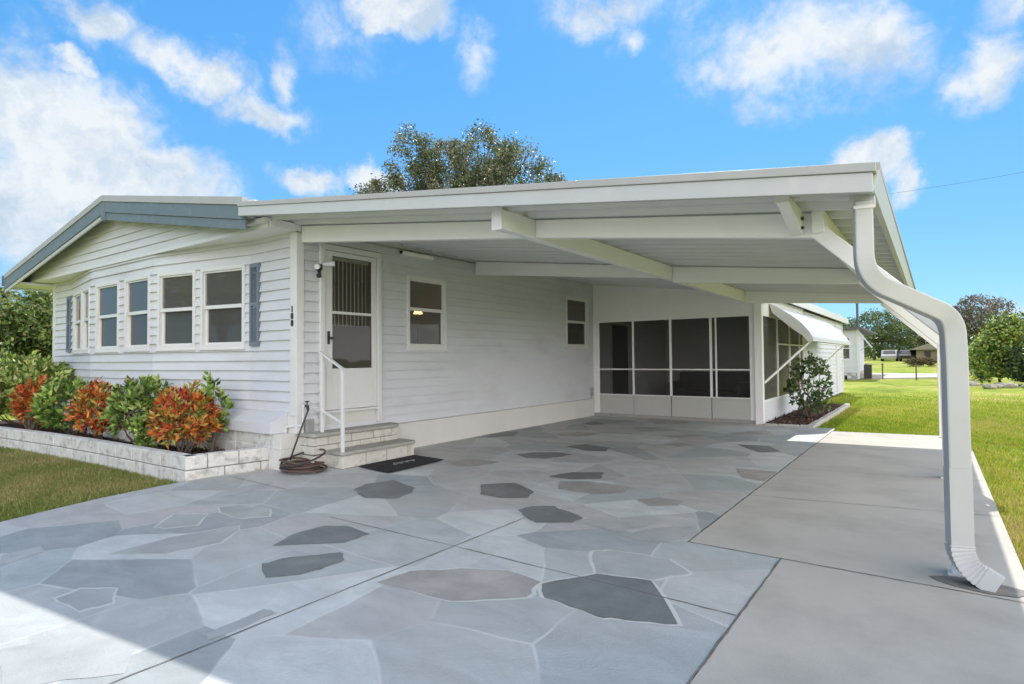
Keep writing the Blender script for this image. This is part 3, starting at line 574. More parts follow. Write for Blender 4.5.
# front fascia (Y -.5)
def zf(x): return 2.974-.1266*x
q = MB(); q.prism([(-.15, 0, zf(-.15)-.05), (5.80, 0, zf(5.8)-.05), (5.80, 0, zf(5.8)-.152), (-.15, 0, zf(-.15)-.152)], (0, -.635, 0), (0, -.59, 0)); fas = q.build('front_fascia', m_fascia, cp, bevel=.003)
q = MB(); q.prism([(-.16, 0, zf(-.16)+.0), (5.815, 0, zf(5.82)+.0), (5.815, 0, zf(5.82)-.048), (-.16, 0, zf(-.16)-.048)], (0, -.648, 0), (0, -.56, 0)); q.build('drip_edge', m_drip, fas, bevel=.003)
q = MB(); q.box(-.165, -.152, -.63, -.36, zf(-.15)-.15, zf(-.15)-.05); q.build('fascia_return', m_fascia, fas)
q = MB(); q.hexa([(-.15, -.588, 2.875), (.02, -.588, 2.855), (.02, .02, 2.855), (-.15, .02, 2.875)], [(-.15, -.588, 2.885), (.02, -.588, 2.865), (.02, .02, 2.865), (-.15, .02, 2.885)]); q.build('eave_closure', m_cream, cp)
# right side gutter
ge = 5.80
q = MB(); q.hexa([(5.765, -.585, zd(5.8, 0)-.055), (ge, -.585, zd(5.8, 0)-.055), (ge, 7.46, zd(5.8, 7)-.055-.02), (5.765, 7.46, zd(5.8, 7)-.075)], [(5.765, -.585, zd(5.8, 0)+.045), (ge+.03, -.585, zd(5.8, 0)+.045), (ge+.03, 7.46, zd(5.8, 7)+.045), (5.765, 7.46, zd(5.8, 7)+.045)])
gut = q.build('gutter', m_fascia, cp, bevel=.003)
q = MB(); q.hexa([(5.76, -.58, zd(5.8, 0)+.046), (ge+.03, -.58, zd(5.8, 0)+.046), (ge+.05, 7.47, zd(5.8, 7)+.046), (5.76, 7.47, zd(5.8, 7)+.046)], [(5.76, -.58, zd(5.8, 0)+.085), (ge+.03, -.58, zd(5.8, 0)+.085), (ge+.04, 7.47, zd(5.8, 7)+.085), (5.76, 7.47, zd(5.8, 7)+.085)])
q.build('drip_edge', m_drip, gut)
# beams along X : (y, points (x, zbottom))
def xbeam(y0, y1, pts, nm='cross_beam'):
    q = MB()
    for (xa, za), (xb, zb_) in zip(pts[:-1], pts[1:]):
        q.hexa([(xa, y0, za), (xb, y0, zb_), (xb, y1, zb_), (xa, y1, za)], [(xa, y0, zd(xa, y0)-.046), (xb, y0, zd(xb, y0)-.046), (xb, y1, zd(xb, y0)-.046), (xa, y1, zd(xa, y0)-.046)])
    return q.build(nm, m_cream, cp, bevel=.004)
xbeam(.035, .115, [(.032, 2.632), (3.213, 2.285)]); xbeam(.035, .115, [(3.302, 2.275), (5.418, 2.008)])
xbeam(3.28, 3.36, [(.02, 2.612), (3.213, 2.285)]); xbeam(3.28, 3.36, [(3.302, 2.215), (5.418, 2.03)])
xbeam(6.95, 7.03, [(3.302, 2.212), (5.418, 2.08)])
# central beam along Y at X 3.3
q = MB(); q.prism([(0, -.448, 2.268), (0, 7.32, 2.235), (0, 7.32, zd(3.3, 0)-.047), (0, -.448, zd(3.3, 0)-.047)], (3.215, 0, 0), (3.30, 0, 0)); cb = q.build('central_beam', m_cream, cp, bevel=.004)
q = MB(); q.box(3.208, 3.307, -.462, -.449, 2.26, 2.45); q.build('beam_end_cap', m_trim, cb, bevel=.003)
# right header + outrigger + plates
q = MB(); q.prism([(0, .0, 2.03), (0, 7.3, 2.11), (0, 7.3, zd(5.46, 7)-.032), (0, .0, zd(5.46, 0)-.032)], (5.42, 0, 0), (5.49, 0, 0)); hb = q.build('header_beam', m_cream, cp, bevel=.004)
q = MB(); q.prism([(0, -.449, 2.15), (0, -.001, 2.03), (0, -.001, zd(5.4, 0)-.032), (0, -.449, zd(5.4, 0)-.032)], (5.30, 0, 0), (5.37, 0, 0)); q.build('outrigger', m_cream, cp, bevel=.004)
q = MB(); q.box(5.295, 5.375, -.462, -.450, 2.145, 2.19); q.build('beam_end_cap', m_trim, cp)
for zz in (2.06, 2.12): q = MB(); q.tube([(5.365, -.06, zz), (5.385, -.06, zz)], .011, 8); q.build('bolt', m_dark, hb)
for yy in (.075, 3.28, 6.9):
    q = MB(); q.box(6.09, 6.17, yy-.04, yy+.04, 0, 1.40); po = q.build('post', m_cream, cp, bevel=.008)
    q = MB(); q.prism([(5.375, 0, 2.05), (5.445, 0, 2.12), (6.17, 0, 1.40), (6.17, 0, 1.27), (6.09, 0, 1.335)], (0, yy-.035, 0), (0, yy+.035, 0)); q.build('post_bracket', m_cream, po, bevel=.006)
    q = MB(); q.box(6.07, 6.19, yy-.06, yy+.06, 0, .012); q.build('post_foot', m_trim, po, bevel=.003)
# downspout
def roundpath(pts, r, n=7):
    P = [Vector(p) for p in pts]; out = [P[0]]
    for i in range(1, len(P)-1):
        a = (P[i-1]-P[i]); b = (P[i+1]-P[i]); ra = min(r, a.length*.48, b.length*.48); p0 = P[i]+a.normalized()*ra; p2 = P[i]+b.normalized()*ra
        for k in range(n+1): t = k/n; out.append(p0*(1-t)**2+P[i]*2*t*(1-t)+p2*t*t)
    out.append(P[-1]); return out
dsx = 6.128
path = roundpath([(5.735, -.42, 2.09), (5.735, -.42, 1.665), (6.12, -.07, 1.46), (dsx, -.055, 1.25), (dsx, -.055, .62)], .14, 9)
q = MB(); nn_ = len(path); q.recttube(path, [.088+.017*min(1, i/(nn_*.55)) for i in range(nn_)], [.088+.017*min(1, i/(nn_*.55)) for i in range(nn_)], (.25, -1, 0)); 
ds = q.build('downspout', m_fascia, cp, bevel=.008)
q = MB(); q.recttube([(dsx, -.055, .625), (dsx, -.055, .20)], .106, .106, (.25, -1, 0))
pe = []
for k in range(10):
    t = k/9; a = t*math.radians(66); r = .16
    pe.append(Vector((dsx+r*(1-math.cos(a)), -.055-.03*t, .20-r*math.sin(a))))
pth = []; ww = []
for i, p_ in enumerate(pe):
    pth.append(p_); ww.append(.115)
    if i < 9: pth.append((p_*2+pe[i+1])/3); ww.append(.115); pth.append((p_+pe[i+1]*2)/3); ww.append(.108)
e_ = pth[-1]+(pth[-1]-pth[-3]).normalized()*.075; pth += [e_]; ww += [.112]
q.recttube(pth, ww, ww, (.25, -1, 0)); q.build('downspout_elbow', m_fascia, ds, bevel=.004)
q = MB(); q.box(5.675, 5.795, -.45, -.37, 2.06, zd(5.75, 0)-.0); q.build('gutter_outlet', m_fascia, ds, bevel=.003)
q = MB(); q.recttube([(5.735, -.42, 2.062), (5.735, -.42, 2.045)], .1, .1, (.25, -1, 0)); q.recttube([(dsx, -.055, 1.1), (dsx, -.055, 1.08)], .094, .094, (.25, -1, 0)) if 0 else None; q.build('pipe_collar', m_trim, ds)
# water stain on the slab
q = MB(); pts = []
for k in range(22):
    a = k/22*2*math.pi; pts.append((6.21+.21*math.cos(a)*R.uniform(.8, 1.15), -.09+.10*math.sin(a)*R.uniform(.8, 1.15)))
sheet(q, pts, .004); q.build('water_stain', mat('damp_stain', (.17, .165, .15), .8, .3, 12), kind='structure')

# ------------------------------------------------------------------ screened porch
PY = 7.35
FP = Frame((0, PY), (3.45, PY))
cols_ = [(.17, .93), (.97, 1.73), (1.775, 2.53), (2.575, 3.265)]
mb = MB()
FP.box(mb, .0, 3.41, -.04, 0, 2.03, 2.85)       # wall above screens (top trimmed by roof)
mb2 = MB(); mb2.prism([(0.02, PY, 2.04), (3.41, PY, 2.04), (3.41, PY, zd(3.41, 7)-.002), (0.02, PY, zd(0, 7)-.002)], (0, 0, 0), (0, .04, 0)); mb2.build('upper_wall', m_cream, rroof)
f = MB()
for a, b, c, d in [(.02, .17, 0.06, 2.04), (3.265, 3.36, .06, 2.04), (.93, .97, .46, 2.04), (1.73, 1.775, .46, 2.04), (2.53, 2.575, .46, 2.04)]: FP.box(f, a, b, -.03, .012, c, d)
for a, b in cols_: FP.box(f, a, b, -.02, .010, .985, 1.012); FP.box(f, a, b, -.02, .010, .455, .475); FP.box(f, a, b, -.02, .008, 2.0, 2.04)
FP.box(f, 2.635, 2.665, -.02, .008, .475, 2.0)
f.build('screen_frame', m_cream, rroof, bevel=.003)
for i, (a, b) in enumerate(cols_):
    g = MB(); g.quad(FP.P(a, .475, -.005), FP.P(b, .475, -.005), FP.P(b, 2.0, -.005), FP.P(a, 2.0, -.005)); g.build('screen_panel', m_screen, rroof)
    k = MB(); FP.box(k, a-.015, b+.015, -.03, .004, .06, .452); k.build('kick_panel', m_kick, rroof, bevel=.005)
mb = MB(); FP.box(mb, .02, 3.42, -.06, .02, -.02, .058); mb.build('sill_plate', m_tread, rroof)
mb = MB(); mb.box(3.362, 3.50, PY-.06, PY+.06, 0, 2.24); mb.box(3.34, 3.52, PY-.075, PY+.075, 2.215, 2.25) ; mb.build('corner_column', m_cream, rroof, bevel=.005)
FW_ = Frame((3.47, PY+.06), (3.47, 11.7))
mb = MB(); siding(FW_, mb, 0, FW_.len, .0, .40); siding(Frame((3.47, 11.7), (3.47, 19.3)), mb, 0, 7.6, .0, 2.35); siding(Frame((3.47, 19.3), (0, 19.3)), mb, 0, 3.47, 0, 2.7); mb.build('porch_siding', m_siding, rroof)
f = MB()
L_ = FW_.len
for a, b, c, d in [(0, L_, .40, .43), (0, L_, 2.0, 2.38), (1.30, 1.34, .43, 2.0), (2.55, 2.59, .43, 2.0), (3.75, 3.79, .43, 2.0), (L_-.06, L_+.02, 0, 2.4), (1.34, L_, 1.48, 1.51)]: FW_.box(f, a, b, -.04, .02, c, d)
f.build('screen_frame', m_cream, rroof, bevel=.003)
for a, b in ((0, 1.30), (1.34, 2.55), (2.59, 3.75), (3.79, L_-.06)):
    g = MB(); g.quad(FW_.P(a, .43, -.01), FW_.P(b, .43, -.01), FW_.P(b, 2.0, -.01), FW_.P(a, 2.0, -.01)); g.build('screen_panel', m_screen2, rroof)
f = MB(); f.box(3.44, 3.53, 17.5, 17.62, 0, 2.35); f.build('corner_board', m_trim, rroof); f = MB(); f.box(3.40, 3.51, 19.2, 19.32, 0, 2.35); f.build('corner_board', m_trim, rroof)
mb = MB(); mb.box(.02, 3.44, 7.42, 11.65, -.02, .02); mb.build('porch_floor', m_infloor, rroof)
mb = MB(); mb.box(.02, 3.44, 11.62, 11.68, .02, 2.6); mb.build('back_wall', m_inwall, rroof)
mb = MB(); mb.box(2.55, 3.3, 11.57, 11.615, .02, 2.0); mb.build('inner_door', mat('dark_door', (.05, .045, .04), .5), rroof)
mb = MB(); mb.box(2.47, 2.55, 11.55, 11.615, .02, 2.08); mb.box(3.3, 3.38, 11.55, 11.615, .02, 2.08); mb.box(2.47, 3.38, 11.55, 11.615, 2.0, 2.08); mb.build('door_casing', m_trim, rroof)
mb = MB(); mb.box(.022, .04, 8.3, 9.1, .3, 2.0); mb.build('inner_window', m_dark, rroof)
# sofa in porch
sf = thing('patio_sofa', 'low dark cushioned sofa seen through the porch screens', 'sofa', (1.4, 10.9, .02))
q = MB(); q.box(.5, 2.3, 10.5, 11.3, .12, .40); q.build('seat', m_dark, sf, bevel=.03)
q = MB(); q.box(.5, 2.3, 11.3, 11.5, .3, .85); q.build('backrest', mat('sofa_fabric', (.07, .065, .06), .9), sf, bevel=.05)
for x in (.5, 2.18): q = MB(); q.box(x, x+.12, 10.5, 11.4, .2, .62); q.build('armrest', m_dark, sf, bevel=.03)
for x in (.55, 2.2):
    for y_ in (10.55, 11.3): q = MB(); q.box(x, x+.05, y_, y_+.05, .02, .12); q.build('leg', m_dark, sf)

# awning on the porch side
aw = thing('window_awning', 'white clamshell aluminium awning propped over the porch side screens', 'awning', (3.5, 10.6, 2.2))
ya, yb = 7.95, 14.0; prof = [(3.50, 2.25), (3.68, 2.16), (3.88, 2.02), (4.05, 1.87), (4.17, 1.72), (4.24, 1.60), (4.25, 1.52)]
q = MB(); nb = 56
for i in range(nb+1):
    y = ya+(yb-ya)*i/nb
    for (x, z) in prof: q.v.append((x, y, z+(.008 if i % 2 else 0)))
m_ = len(prof)
for i in range(nb):
    for j in range(m_-1): a = i*m_+j; q.f.append((a, a+1, a+m_+1, a+m_))
o = q.build('canopy', mat('white_aluminium', (.6, .6, .6), .35), aw, smooth=False); sm = o.modifiers.new('thick', 'SOLIDIFY'); sm.thickness = .006
for y in (ya, yb):
    q = MB(); q.prism([(x, y, z) for x, z in prof]+[(4.15, y, 1.52), (4.08, y, 1.62), (3.9, y, 1.76), (3.55, y, 2.08)], (0, -.006, 0), (0, .006, 0)); q.build('end_rib', m_trim, aw)
for y in (ya+.02, yb-.6):
    q = MB(); q.recttube([(3.50, y-.55, .76), (4.18, y+.3, 1.56)], .035, .03, (0, 0, 1)); q.build('support_arm', m_trim, aw)
q = MB(); q.tube([(4.17, ya, 1.53), (4.17, yb, 1.53)], .014, 6); q.build('front_rail', m_trim, aw)

# ------------------------------------------------------------------ steps, rail, mat
st = thing('entry_steps', 'two painted brick steps with grey treads and a white handrail below the storm door', 'steps', (.28, .8, 0))
bk = MB(); cr = MB()
blocks(bk, cr, [(.05, .225), (.535, .225), (.535, 1.36), (.05, 1.36)], 0, 1, .155, .36, .05, jit=.002)
blocks(bk, cr, [(-.04, .055), (.235, .055), (.235, 1.36), (.04, 1.36)], .155, 2, .10, .34, .05, jit=.002) 
blocks(bk, cr, [(-.04, .055), (.235, .055), (.235, .225)], 0, 1, .15, .34, .05, jit=.002)
o = bk.build('riser_brick', m_blockw, st, bevel=.005); cr.build('mortar', m_mortar, o)
def roundslab(x1, y0, y1, z0, z1, r=.12):
    pts = [(0.005, y0), (x1-.03, y0), (x1, y0+.03)]
    for k in range(7): a = k/6*math.pi/2; pts.append((x1-r+r*math.cos(a), y1-r+r*math.sin(a)))
    pts.append((0.005, y1)); q = MB(); q.slab(pts, z0, z1); q.build('tread', m_tread, st, bevel=.008)
roundslab(.565, .20, 1.42, .157, .197); roundslab(.265, .03, 1.42, .358, .40)
q = MB(); q.box(-.02, .45, .28, 1.3, 0, .15); q.box(-.02, .2, .1, 1.3, .15, .355); q.build('step_core', m_mortar, st)
hr = MB()
hr.box(.525, .560, .20, .235, .197, 1.125); hr.box(.155, .19, .20, .235, .40, 1.31); 
hr.recttube([(.12, .217, 1.345), (.175, .217, 1.325), (.565, .217, 1.135)], .042, .022, (0, 1, 0))
hr.recttube([(.03, .217, .66), (.175, .217, .655), (.54, .217, .53)], .024, .03, (0, 1, 0))
h_ = hr.build('handrail', m_trim, st, bevel=.004)
dm = thing('door_mat', 'small black doormat with a pale script squiggle in front of the brick steps', 'doormat', (.84, .86, .008))
q = MB(); q.prism([(.585, .41, 0), (1.17, .33, 0), (1.12, 1.27, 0), (.575, 1.33, 0)], (0, 0, .012), (0, 0, .022)); q.build('mat_pad', m_mat, dm, bevel=.003)
q = MB(); pt = []
for k in range(60): t = k/59; pt.append((.86+.05*math.sin(t*24)*(1-.3*t)+.02, .66+.38*t+.02*math.cos(t*24), .024))
q.tube(pt, .006, 5); q.build('script_motif', m_matl, dm)

# standpipe + hose
sp = thing('garden_tap', 'white water pipe rising by the house corner to a black tap', 'tap', (.06, .02, 0))
q = MB(); q.tube(roundpath([(-.135, -.06, .02), (-.135, -.06, .475), (.045, .0, .49), (.085, .02, .50), (.085, .02, .72), (.12, .03, .72)], .03, 4), .013, 8); q.build('pipe', m_trim, sp, smooth=True)
q = MB(); q.tube([(.115, .03, .72), (.15, .035, .715), (.165, .03, .67)], [.016, .02, .015], 8); q.tube([(.14, .035, .735), (.14, .035, .765)], .008, 6); q.ell((.14, .035, .77), (.028, .028, .01)); q.build('tap_valve', m_dark, sp)
q = MB(); q.box(-.02, .05, .08, .2, .40, .55); q.build('meter_box', m_metal, sp)
hs = MB(); pt = []
for k in range(16): t = k/15; pt.append(Vector((.165, .03, .67)).lerp(Vector((.06, -.13, .12)), t)+Vector((.03*math.sin(t*math.pi), -.04*math.sin(t*math.pi), -.03*math.sin(math.pi*t))))
hs.tube(pt, .010, 7); hs.build('garden_hose_riser', m_hosed) if 0 else None
hose = thing('garden_hose', 'coiled brown garden hose lying on the driveway at the house corner', 'hose', (.08, -.02, 0))
o = MB(); o.tube(pt, .010, 7); o.build('feed_hose', m_hosed, hose, smooth=True)
c = MB(); pp = []; nturn = 8
for k in range(nturn*28):
    a = k/28*2*math.pi; t = k/(nturn*28); rr = .225-.03*math.sin(t*17)-.03*t
    pp.append((.24+rr*math.cos(a)*1.05+.02*math.sin(t*31), -.10+rr*.95*math.sin(a)+.02*math.cos(t*23), .016+.10*t+.022*t*math.sin(a+2+t*9)+.008*math.sin(a*3)*t+(.0 if t < .93 else .5*(t-.93))))
c.tube(pp, .011, 7); c.build('coil', m_hose, hose, smooth=True)
c = MB(); pp = []
for k in range(40): a = k/39*2*math.pi*.95+2.4; pp.append((.24+.25*math.cos(a), -.09+.23*math.sin(a), .15+.07*math.sin(a+.3)))
c.tube(pp, .0105, 7); c.build('loose_loop', m_hosed, hose, smooth=True)

# floodlight
fl = thing('security_light', 'two headed white and black motion sensor floodlight left of the storm door', 'floodlight', (.03, .25, 2.35))
q = MB(); q.tube([(.0, .27, 2.36), (.05, .27, 2.36)], .045, 14); q.build('mounting_plate', m_dark, fl)
for (a, b) in (((.09, .24, 2.37), (.19, .13, 2.34)), ((.07, .30, 2.40), (.17, .40, 2.41))):
    q = MB(); q.tube([a, Vector(a).lerp(Vector(b), .45), b], [.016, .028, .032], 12); q.build('lamp_head', m_trim, fl, smooth=False)
q = MB(); q.tube([(.05, .27, 2.34), (.09, .24, 2.27), (.12, .21, 2.25)], [.012, .02, .032], 10); q.build('motion_sensor', m_dark, fl)
q = MB(); q.tube([(.03, .27, 2.36), (.09, .24, 2.37)], .014, 8); q.tube([(.03, .27, 2.37), (.07, .30, 2.40)], .012, 8); q.build('bracket', m_dark, fl)
# ceiling strip light, conduit
ft = thing('strip_light', 'narrow white strip light fixed high on the siding under the carport roof', 'light', (.05, 1.9, 2.74))
q = MB(); q.box(.02, .10, 1.62, 2.22, 2.70, 2.755); q.build('diffuser', m_cream, ft, bevel=.01)
q = MB(); q.box(.03, .07, 1.605, 1.62, 2.715, 2.755); q.build('end_cap', m_dark, ft)
q = MB(); q.tube([(.035, .12, 2.775), (.035, 1.6, 2.78), (.035, 3.27, 2.795)], .011, 7); q.build('electrical_conduit', m_metal, smooth=True, label='thin grey conduit running along the siding just below the carport ceiling', cat='conduit')
q = MB(); q.box(.0, .05, 7.20, 7.27, .42, .60); q.tube([(.03, 7.23, .0), (.03, 7.23, .42)], .012, 7); q.build('electrical_outlet_box', m_metal, label='small grey outlet box with conduit at the inner corner by the porch', cat='outlet box')

# lamp inside (orange glow in side window)
m_glow = D.materials.new('lamp_glow'); m_glow.use_nodes = True; pg = m_glow.node_tree.nodes['Principled BSDF']; pg.inputs['Emission Color'].default_value = (1, .55, .2, 1); pg.inputs['Emission Strength'].default_value = 5; pg.inputs['Base Color'].default_value = (.8, .6, .4, 1)
lp = thing('table_lamp', 'small lit lamp glowing orange behind the first carport window', 'lamp', (-.55, 2.55, 1.45))
q = MB(); q.tube([(-.55, 2.55, 1.96), (-.55, 2.55, 2.04)], [.075, .04], 12); q.build('lamp_shade', m_glow, lp)
q = MB(); q.tube([(-.55, 2.55, 1.5), (-.55, 2.55, 1.96)], .012, 8); q.tube([(-.55, 2.55, 1.48), (-.55, 2.55, 1.5)], .07, 12); q.build('lamp_stem', m_brass, lp)
q = MB(); q.box(-.75, -.35, 2.35, 2.75, .6, 1.48); q.build('interior_cupboard', m_infloor, home)

# ------------------------------------------------------------------ planter wall
bk = MB(); cr = MB()
pl_pts = [(-8.6, -1.75), (-7.2, -1.52), (-5.8, -1.32), (-4.7, -1.22), (-3.65, -1.15), (-2.5, -1.11), (-1.4, -1.09), (-.38, -1.07), (-.24, -.20)]
blocks(bk, cr, pl_pts, -.06, 2, .155, .36, .13, jit=.006)
pw = thing('planter_wall', 'low white painted block wall edging the croton flower bed', 'garden wall', (-3, -1.1, 0))
o = bk.build('block_course', m_block, pw, bevel=.009); cr.build('mortar', m_mortar, pw)
mb = MB(); 
for i in range(9): mb.box(3.55+i*.0, 3.56, 0, 0, 0, 0) if 0 else None
be = thing('bed_edging', 'pale flat edging stones around the mulch strip beside the porch', 'edging', (4.2, 9, 0))
q = MB(); y = 7.25
while y < 12.8:
    l = R.uniform(.25, .45); q.box(4.22+R.uniform(-.015, .015), 4.33+R.uniform(-.01, .01), y, y+l-.012, -.05, .035+R.uniform(0, .01)); y += l
x = 3.52
while x < 4.2: l = R.uniform(.2, .35); q.box(x, min(x+l-.01, 4.3), 7.18+.14*(x-3.5), 7.27+.14*(x-3.5), -.05, .035); x += l
q.build('edging_stone', m_slabedge, be, bevel=.012)

# ------------------------------------------------------------------ vegetation
def rosette_shrub(name, label, cat, base, r, h, cols, leaf=.11, asp=.26, nros=70, per=13, group=None, colw=None, up=.35, z0f=.35, stems=9, zc=.56, zd_=.85):
    t = thing(name, label, cat, base, group); b = Vector(base); C_ = []; Dr = []; K = []; tips = []
    nc = len(cols)
    for i in range(nros):
        a = R.uniform(0, 2*math.pi); e = math.asin(R.uniform(-.85, 1)); q = R.uniform(.55, 1)**.6*(1+R.uniform(-.12, .14))
        tip = b+Vector((r*math.cos(a)*math.cos(e)*q, r*math.sin(a)*math.cos(e)*q, h*(z0f+(1-z0f)*(.5+.5*math.sin(e)*q))*.98))
        tip.z = b.z+h*zc+h*(1-zc)*math.sin(e)*q*(1 if e > 0 else zd_); tips.append(tip)
        out = (tip-(b+Vector((0, 0, h*.45)))).normalized(); ck = R.choices(range(nc), weights=colw or [1]*nc)[0]
        for k in range(per):
            C_.append(tip+Vector((R.gauss(0, .012), R.gauss(0, .012), R.gauss(0, .02)))); Dr.append(out*.55+Vector((0, 0, up))); K.append(ck if R.random() < .55 else R.randrange(nc))
    v, f, c_ = leaves(np.array(C_), leaf, np.array(Dr), .75, asp, cols, .3, .35, np.array(K))
    facemesh('foliage', v, f, m_leaf, c_, parent=t)
    q = MB()
    for i in range(stems):
        tp = R.choice(tips); st_ = b+Vector((R.uniform(-.07, .07), R.uniform(-.05, .05), -.02)); md = st_.lerp(tp, .5)+Vector((R.uniform(-.05, .05), R.uniform(-.05, .05), -.06)); md.z = max(md.z, b.z+.1)
        q.tube([st_, md, tp], [.014, .010, .004], 5)
    q.build('stem', m_stem, t); return t
CRO = [(.66, .19, .035), (.52, .09, .04), (.70, .34, .07), (.30, .05, .04), (.30, .29, .06), (.60, .46, .12), (.12, .03, .03)]
GRN = [(.22, .35, .07), (.36, .48, .12), (.13, .23, .04), (.08, .15, .03), (.46, .54, .18)]
bz = .13
CW = [3, 2.2, 3, 1.2, 4, 4, .5]; FB = 'bushes in the front planter'
rosette_shrub('croton_bush', 'orange and red croton bush nearest the driveway end of the bed', 'shrub', (-1.25, -.66, bz), .35, .78, CRO, .095, .36, 220, 13, FB, CW)
rosette_shrub('schefflera_bush', 'bright green bush between the two largest croton bushes', 'shrub', (-2.36, -.68, bz), .36, .86, GRN, .09, .46, 150, 12, FB)
rosette_shrub('schefflera_bush', 'small low green bush tucked at the left foot of the nearest croton', 'shrub', (-1.78, -.82, bz), .17, .42, GRN, .08, .45, 50, 12, FB, stems=5)
rosette_shrub('schefflera_bush', 'thin green shoots rising behind the nearest orange croton', 'shrub', (-1.1, -.38, bz), .16, .94, GRN, .09, .4, 26, 11, FB, stems=5)
rosette_shrub('croton_bush', 'orange croton bush in the middle of the front bed', 'shrub', (-3.55, -.74, bz), .29, .78, CRO, .095, .36, 125, 13, FB, [5, 3, 4, 1, 2.5, 3, 1])
rosette_shrub('croton_bush', 'low purple red croton top between the middle croton and the bright green bush', 'shrub', (-3.05, -.5, bz), .22, .82, [(.16, .03, .03), (.10, .02, .025), (.24, .05, .03)], .11, .30, 50, 12, FB, stems=5)
rosette_shrub('schefflera_bush', 'dark green bush between the middle croton and the small red croton', 'shrub', (-4.6, -.74, bz), .42, .82, GRN, .11, .42, 140, 13, FB)
rosette_shrub('croton_bush', 'small red croton bush farthest along the front bed', 'shrub', (-5.35, -.98, bz), .24, .84, [(.52, .12, .03), (.42, .07, .03), (.2, .05, .03), (.26, .26, .06), (.58, .22, .05)], .095, .36, 95, 13, FB, [4, 3, 1, 1, 3])
rosette_shrub('variegated_shrub', 'large pale green variegated shrub at the far left end of the bed', 'shrub', (-6.9, -.72, bz), .80, 1.18, [(.42, .52, .13), (.58, .62, .26), (.26, .36, .08), (.12, .19, .04)], .11, .45, 430, 13, FB, stems=14)
rosette_shrub('variegated_shrub', 'yellow green shrub low at the left edge behind the planter wall end', 'shrub', (-7.9, -1.0, bz), .6, .85, [(.36, .44, .10), (.5, .54, .19), (.2, .3, .06)], .11, .45, 220, 13, FB, stems=8)
cam_t = rosette_shrub('camellia_bush', 'upright dark green glossy leaved shrub beside the porch awning', 'shrub', (4.0, 9.0, .0), .40, 1.22, [(.08, .14, .045), (.12, .19, .06), (.20, .27, .11), (.045, .08, .025)], .08, .5, 190, 9, stems=16, z0f=.1, up=.2, zd_=.95, zc=.50)

def tree(name, label, base, trunk_h, crown, n, leaf, cols, clumps, clump_r, group=None, tr=.3, asp=.55, bark=m_bark, cat='tree', flat=.8, tips=.0):
    """crown: list of (cx,cy,cz,rx,ry,rz) relative to base"""
    t = thing(name, label, cat, base, group); b = Vector(base); q = MB(); fork = b+Vector((R.uniform(-.1, .1)*trunk_h*.3, 0, trunk_h))
    q.tube([b+Vector((0, 0, -.1)), b.lerp(fork, .5)+Vector((tr*.3, 0, 0)), fork], [tr*1.25, tr, tr*.8], 9)
    C_ = []; vol = [c[3]*c[4]*c[5] for c in crown]; lim = MB(); cen = []
    for i in range(clumps):
        c = R.choices(crown, weights=vol)[0]
        while True:
            p = Vector((R.gauss(0, 1), R.gauss(0, 1), R.gauss(0, 1))).normalized()
            if p.z > -.75: break
        p *= R.uniform(.35, 1.03)**.5; cc = b+Vector((c[0]+p.x*c[3], c[1]+p.y*c[4], c[2]+p.z*c[5])); cen.append(cc)
        if i % 3 == 0:
            md = fork.lerp(cc, .5)+Vector((R.uniform(-.1, .1), R.uniform(-.1, .1), -.06))*trunk_h*.4
            lim.tube([fork, md, cc], [tr*.38, tr*.2, tr*.05], 5)
    per = n//clumps
    for cc in cen:
        k = clump_r*R.uniform(.55, 1.25); pts = np.clip(NR.normal(size=(per, 3)), -1.7, 1.7)*np.array([k, k, k*flat])*.55+np.array(cc); C_.append(pts)
    pts = np.concatenate(C_); idx = np.repeat(NR.integers(0, len(cols), clumps), per); rnd = NR.random(len(pts)) < .4; idx = np.where(rnd, NR.integers(0, len(cols), len(pts)), idx)
    v, f, c_ = leaves(pts, leaf, None, 1, asp, cols, .3, .3, idx)
    facemesh('crown', v, f, m_leaf, c_, parent=t); q.build('trunk', bark, t, smooth=True); lim.build('limb', bark, t)
    return t
OAK = [(.12, .145, .06), (.09, .12, .045), (.17, .18, .09), (.06, .08, .03), (.20, .19, .12)]
HED = [(.12, .18, .04), (.20, .26, .07), (.07, .11, .028), (.30, .33, .12), (.045, .075, .02)]
DK = [(.075, .12, .04), (.11, .165, .05), (.05, .085, .03), (.17, .21, .07)]
tree('live_oak', 'grey green oak crown rising above the carport roof', (-12.0, 17, 0), 5.8, [(-4.7, 0, 8.8, 1.5, 2.0, 1.7), (-3.0, 0, 11.1, 1.35, 1.5, 1.8), (-1.0, .3, 10.0, 1.5, 2.0, 1.7), (1.2, 0, 10.1, 1.5, 1.9, 1.8), (3.5, 0, 9.0, 1.5, 1.7, 1.5), (5.0, 0, 7.8, 1.3, 1.5, 1.2), (0, 0, 7.6, 6.0, 3, 1.5)], 72000, .125, OAK, 430, .48, tr=.4)
HG = 'hedge trees beyond the left side of the house'
tree('hedge_tree', 'tall leafy yellow green hedge tree left of the house', (-21.5, 3.3, 0), .8, [(0, 0, 2.1, 2.0, 1.7, 2.05), (-.6, 1.2, 1.5, 2.2, 1.4, 1.5)], 24000, .17, HED, 230, .5, group=HG, tr=.12, cat='hedge')
tree('hedge_tree', 'leafy hedge tree at the far left edge of the picture', (-19.0, -.3, 0), .8, [(0, 0, 1.7, 2.0, 1.6, 1.8), (.8, .9, 1.2, 1.6, 1.3, 1.2)], 20000, .16, HED, 200, .5, group=HG, tr=.12, cat='hedge')
tree('hedge_tree', 'hedge tree close behind the left corner board of the house', (-22, 6.4, 0), .6, [(0, 0, 2.3, 2.0, 1.6, 2.1)], 18000, .17, HED, 200, .5, group=HG, tr=.1, cat='hedge')
